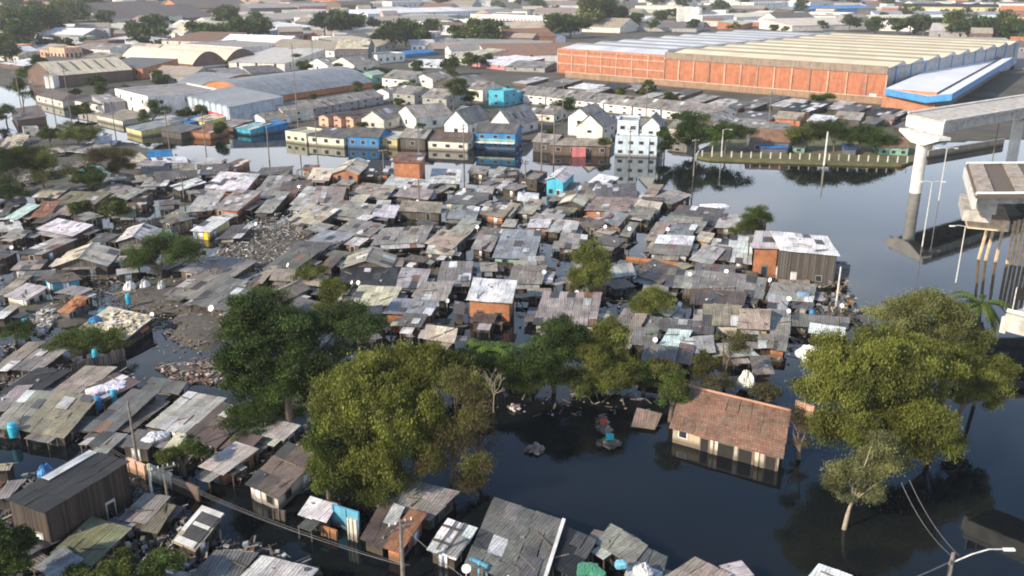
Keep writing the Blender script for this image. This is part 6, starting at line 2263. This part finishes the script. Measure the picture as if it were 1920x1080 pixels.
# rubbish and planks between the shacks: nobody could count these
def scatter(name, n, cols, polys, zr=(0, .6), size=(.15, .7), avoid=True):
    m = MB()
    k = 0
    tries = 0
    while k < n and tries < n * 12:
        tries += 1
        pl = random.choice(polys)
        xs2 = [p[0] for p in pl]; ys2 = [p[1] for p in pl]
        px, py = random.uniform(min(xs2), max(xs2)), random.uniform(min(ys2), max(ys2))
        if not in_poly(px, py, pl):
            continue
        p = at(px, py, 0)
        if avoid and any((f[0].xy - p.xy).length < 22 and in_poly(p.x, p.y, [(v.x, v.y) for v in f]) for f in FOOT[:330]):
            continue
        if random.random() < .4:
            sz = (random.uniform(.5, 1.8), random.uniform(.06, .16), .05)
        else:
            a = random.uniform(*size)
            sz = (a, a * random.uniform(.5, 1), a * random.uniform(.3, .8))
        m.box(p + Vector((0, 0, random.uniform(*zr))), sz, jit(random.choice(cols), .4), random.uniform(0, 3.14), tilt=(random.uniform(-.4, .4), random.uniform(-.4, .4)))
        k += 1
    o = m.build(name, M['paint'])
    o['kind'] = 'stuff'
    return o
MIXC = [(.10, .08, .06), (.16, .12, .09), (.22, .18, .14), (.12, .11, .1), (.3, .27, .23), (.55, .53, .5), (.07, .065, .06), (.2, .1, .06), (.4, .38, .35)]
scatter('scattered_planks', 2600, [tuple(.62 * v for v in c) for c in MIXC], ZONES, (.0, .8), (.12, .5))
scatter('rubbish_heap', 1500, [(.6, .58, .55), (.4, .38, .35), (.22, .2, .18), (.12, .1, .09), (.3, .22, .15), (.14, .11, .09), (.2, .16, .12)], [[(440, 430), (520, 405), (600, 440), (560, 500), (470, 510), (400, 480)]], (.05, .6), (.08, .34))
scatter('rubbish_heap', 700, [(.2, .14, .1), (.14, .1, .07), (.3, .27, .23), (.1, .075, .06), (.18, .15, .12)], [[(170, 520), (300, 520), (420, 570), (430, 640), (360, 655), (290, 620), (180, 590)]], (.05, .35), (.08, .32))
scatter('white_rubble', 380, [(.42, .39, .35), (.34, .31, .27), (.25, .22, .19), (.5, .48, .44)], [[(50, 600), (100, 575), (110, 600), (80, 630), (55, 620)]], (.1, .5), (.15, .6), False)
scatter('rubbish_heap', 240, [(.25, .15, .1), (.16, .11, .08), (.4, .36, .3)], [[(290, 690), (420, 670), (420, 720), (330, 720)]], (.02, .3), (.12, .5))
scatter('shore_wreckage', 300, [tuple(.6 * v for v in c) for c in MIXC] + [(.3, .2, .06), (.05, .14, .25)], [[(1480, 560), (1600, 560), (1620, 610), (1490, 612)], [(1500, 500), (1590, 500), (1590, 545), (1510, 545)]], (.05, 1.1), (.15, .7))
scatter('floating_litter', 120, [(.36, .34, .3), (.2, .17, .13), (.14, .1, .07)], [[(960, 735), (1230, 735), (1230, 780), (980, 780)], [(290, 645), (420, 650), (420, 690), (300, 700)]], (0, .06), (.06, .22))

# plank fences standing about between the shacks
for k, (px, py, ln, ang) in enumerate(((1290, 470, 9, 1.2), (1255, 470, 8, 1.15), (640, 470, 7, 1.0), (760, 505, 7, .1), (790, 505, 6, 1.3), (1000, 520, 6, 1.2), (870, 410, 6, .2), (920, 470, 7, 1.2), (600, 452, 6, 1.1), (330, 440, 8, 1.1), (270, 430, 8, 1.0), (1070, 425, 7, .2),
                                       (1330, 560, 7, .0), (1300, 590, 6, 1.4), (850, 520, 7, 0.1), (700, 440, 6, 1.2), (1120, 440, 8, -.3), (190, 690, 6, .9))):
    p = at(px, py)
    m = MB()
    nb = int(ln / .3)
    for i in range(nb):
        m.box(((i - nb / 2) * .3, 0, .5 + random.uniform(-.1, .15)), (.24, .05, 1.9), jit((.17, .135, .105), .5))
    m.box((0, .06, 1.0), (ln, .06, .1), (.12, .1, .08))
    o = m.build('plank_fence', M['plank'])
    o.location = p
    o.rotation_euler.z = ang
    auto(o, 'ragged plank fence', 'fence', 'plank fences between the shacks', 1, 'fence')

# ------------------------------------------------------------------ haze
def haze(density):
    m = bpy.data.materials.new('haze')
    m.use_nodes = True
    n, l = m.node_tree.nodes, m.node_tree.links
    n.clear()
    v = n.new('ShaderNodeVolumePrincipled')
    v.inputs['Color'].default_value = (.92, .91, .90, 1)
    v.inputs['Density'].default_value = density
    v.inputs['Anisotropy'].default_value = 0.2
    o_ = n.new('ShaderNodeOutputMaterial')
    l.new(v.outputs[0], o_.inputs['Volume'])
    me = bpy.data.meshes.new('haze')
    x, y0, y1, z0, z1 = 5200, -400, 9200, -3, 70
    vv = [(-x, y0, z0), (x, y0, z0), (x, y1, z0), (-x, y1, z0), (-x, y0, z1), (x, y0, z1), (x, y1, z1), (-x, y1, z1)]
    me.from_pydata(vv, [], [(3, 2, 1, 0), (4, 5, 6, 7), (0, 1, 5, 4), (1, 2, 6, 5), (2, 3, 7, 6), (3, 0, 4, 7)])
    me.materials.append(m)
    o = bpy.data.objects.new('haze', me)
    scn.collection.objects.link(o)
    o['kind'] = 'stuff'
HAZE = 0.00015
if HAZE:
    haze(HAZE)

# ------------------------------------------------------------------ finish the labels from what stands beside each thing
bpy.context.view_layer.update()
seen = {}
items = []
def pick(desc, where, ph):
    if isinstance(desc, tuple):
        return desc[0] if len(desc[0].split()) + 2 + len(where.split()) + len(ph.split()) <= 16 else desc[1]
    return desc
for o, desc, noun, wp in AUTO:
    x, y = proj(wp)
    best = None
    for ph, lx, ly in LAND:
        d = math.hypot(x - lx, (y - ly) * 1.6)
        if best is None or d < best[0]:
            best = (d, ph, lx, ly)
    d, ph, lx, ly = best
    dx, dy = x - lx, (y - ly) * 1.6
    if abs(dx) > abs(dy):
        where = 'right of' if dx > 0 else 'left of'
    else:
        where = 'in front of' if dy > 0 else 'behind'
    items.append((o, pick(desc, where, ph), noun, where, ph, d))
items.sort(key=lambda t: t[5])
for o, desc, noun, where, ph, d in items:
    key = (desc, where, ph)
    k = seen.get(key, 0)
    seen[key] = k + 1
    if k == 0:
        o['label'] = f'{desc}, nearest {where} {ph}'
    else:
        o['label'] = f'{desc}, {ORD[min(k, 11)]}nearest {where} {ph}'
words = max(len(o.get('label', '').split()) for o in scn.objects)
print('longest label', words, [o['label'] for o in scn.objects if len(o.get('label', '').split()) > 16][:6])
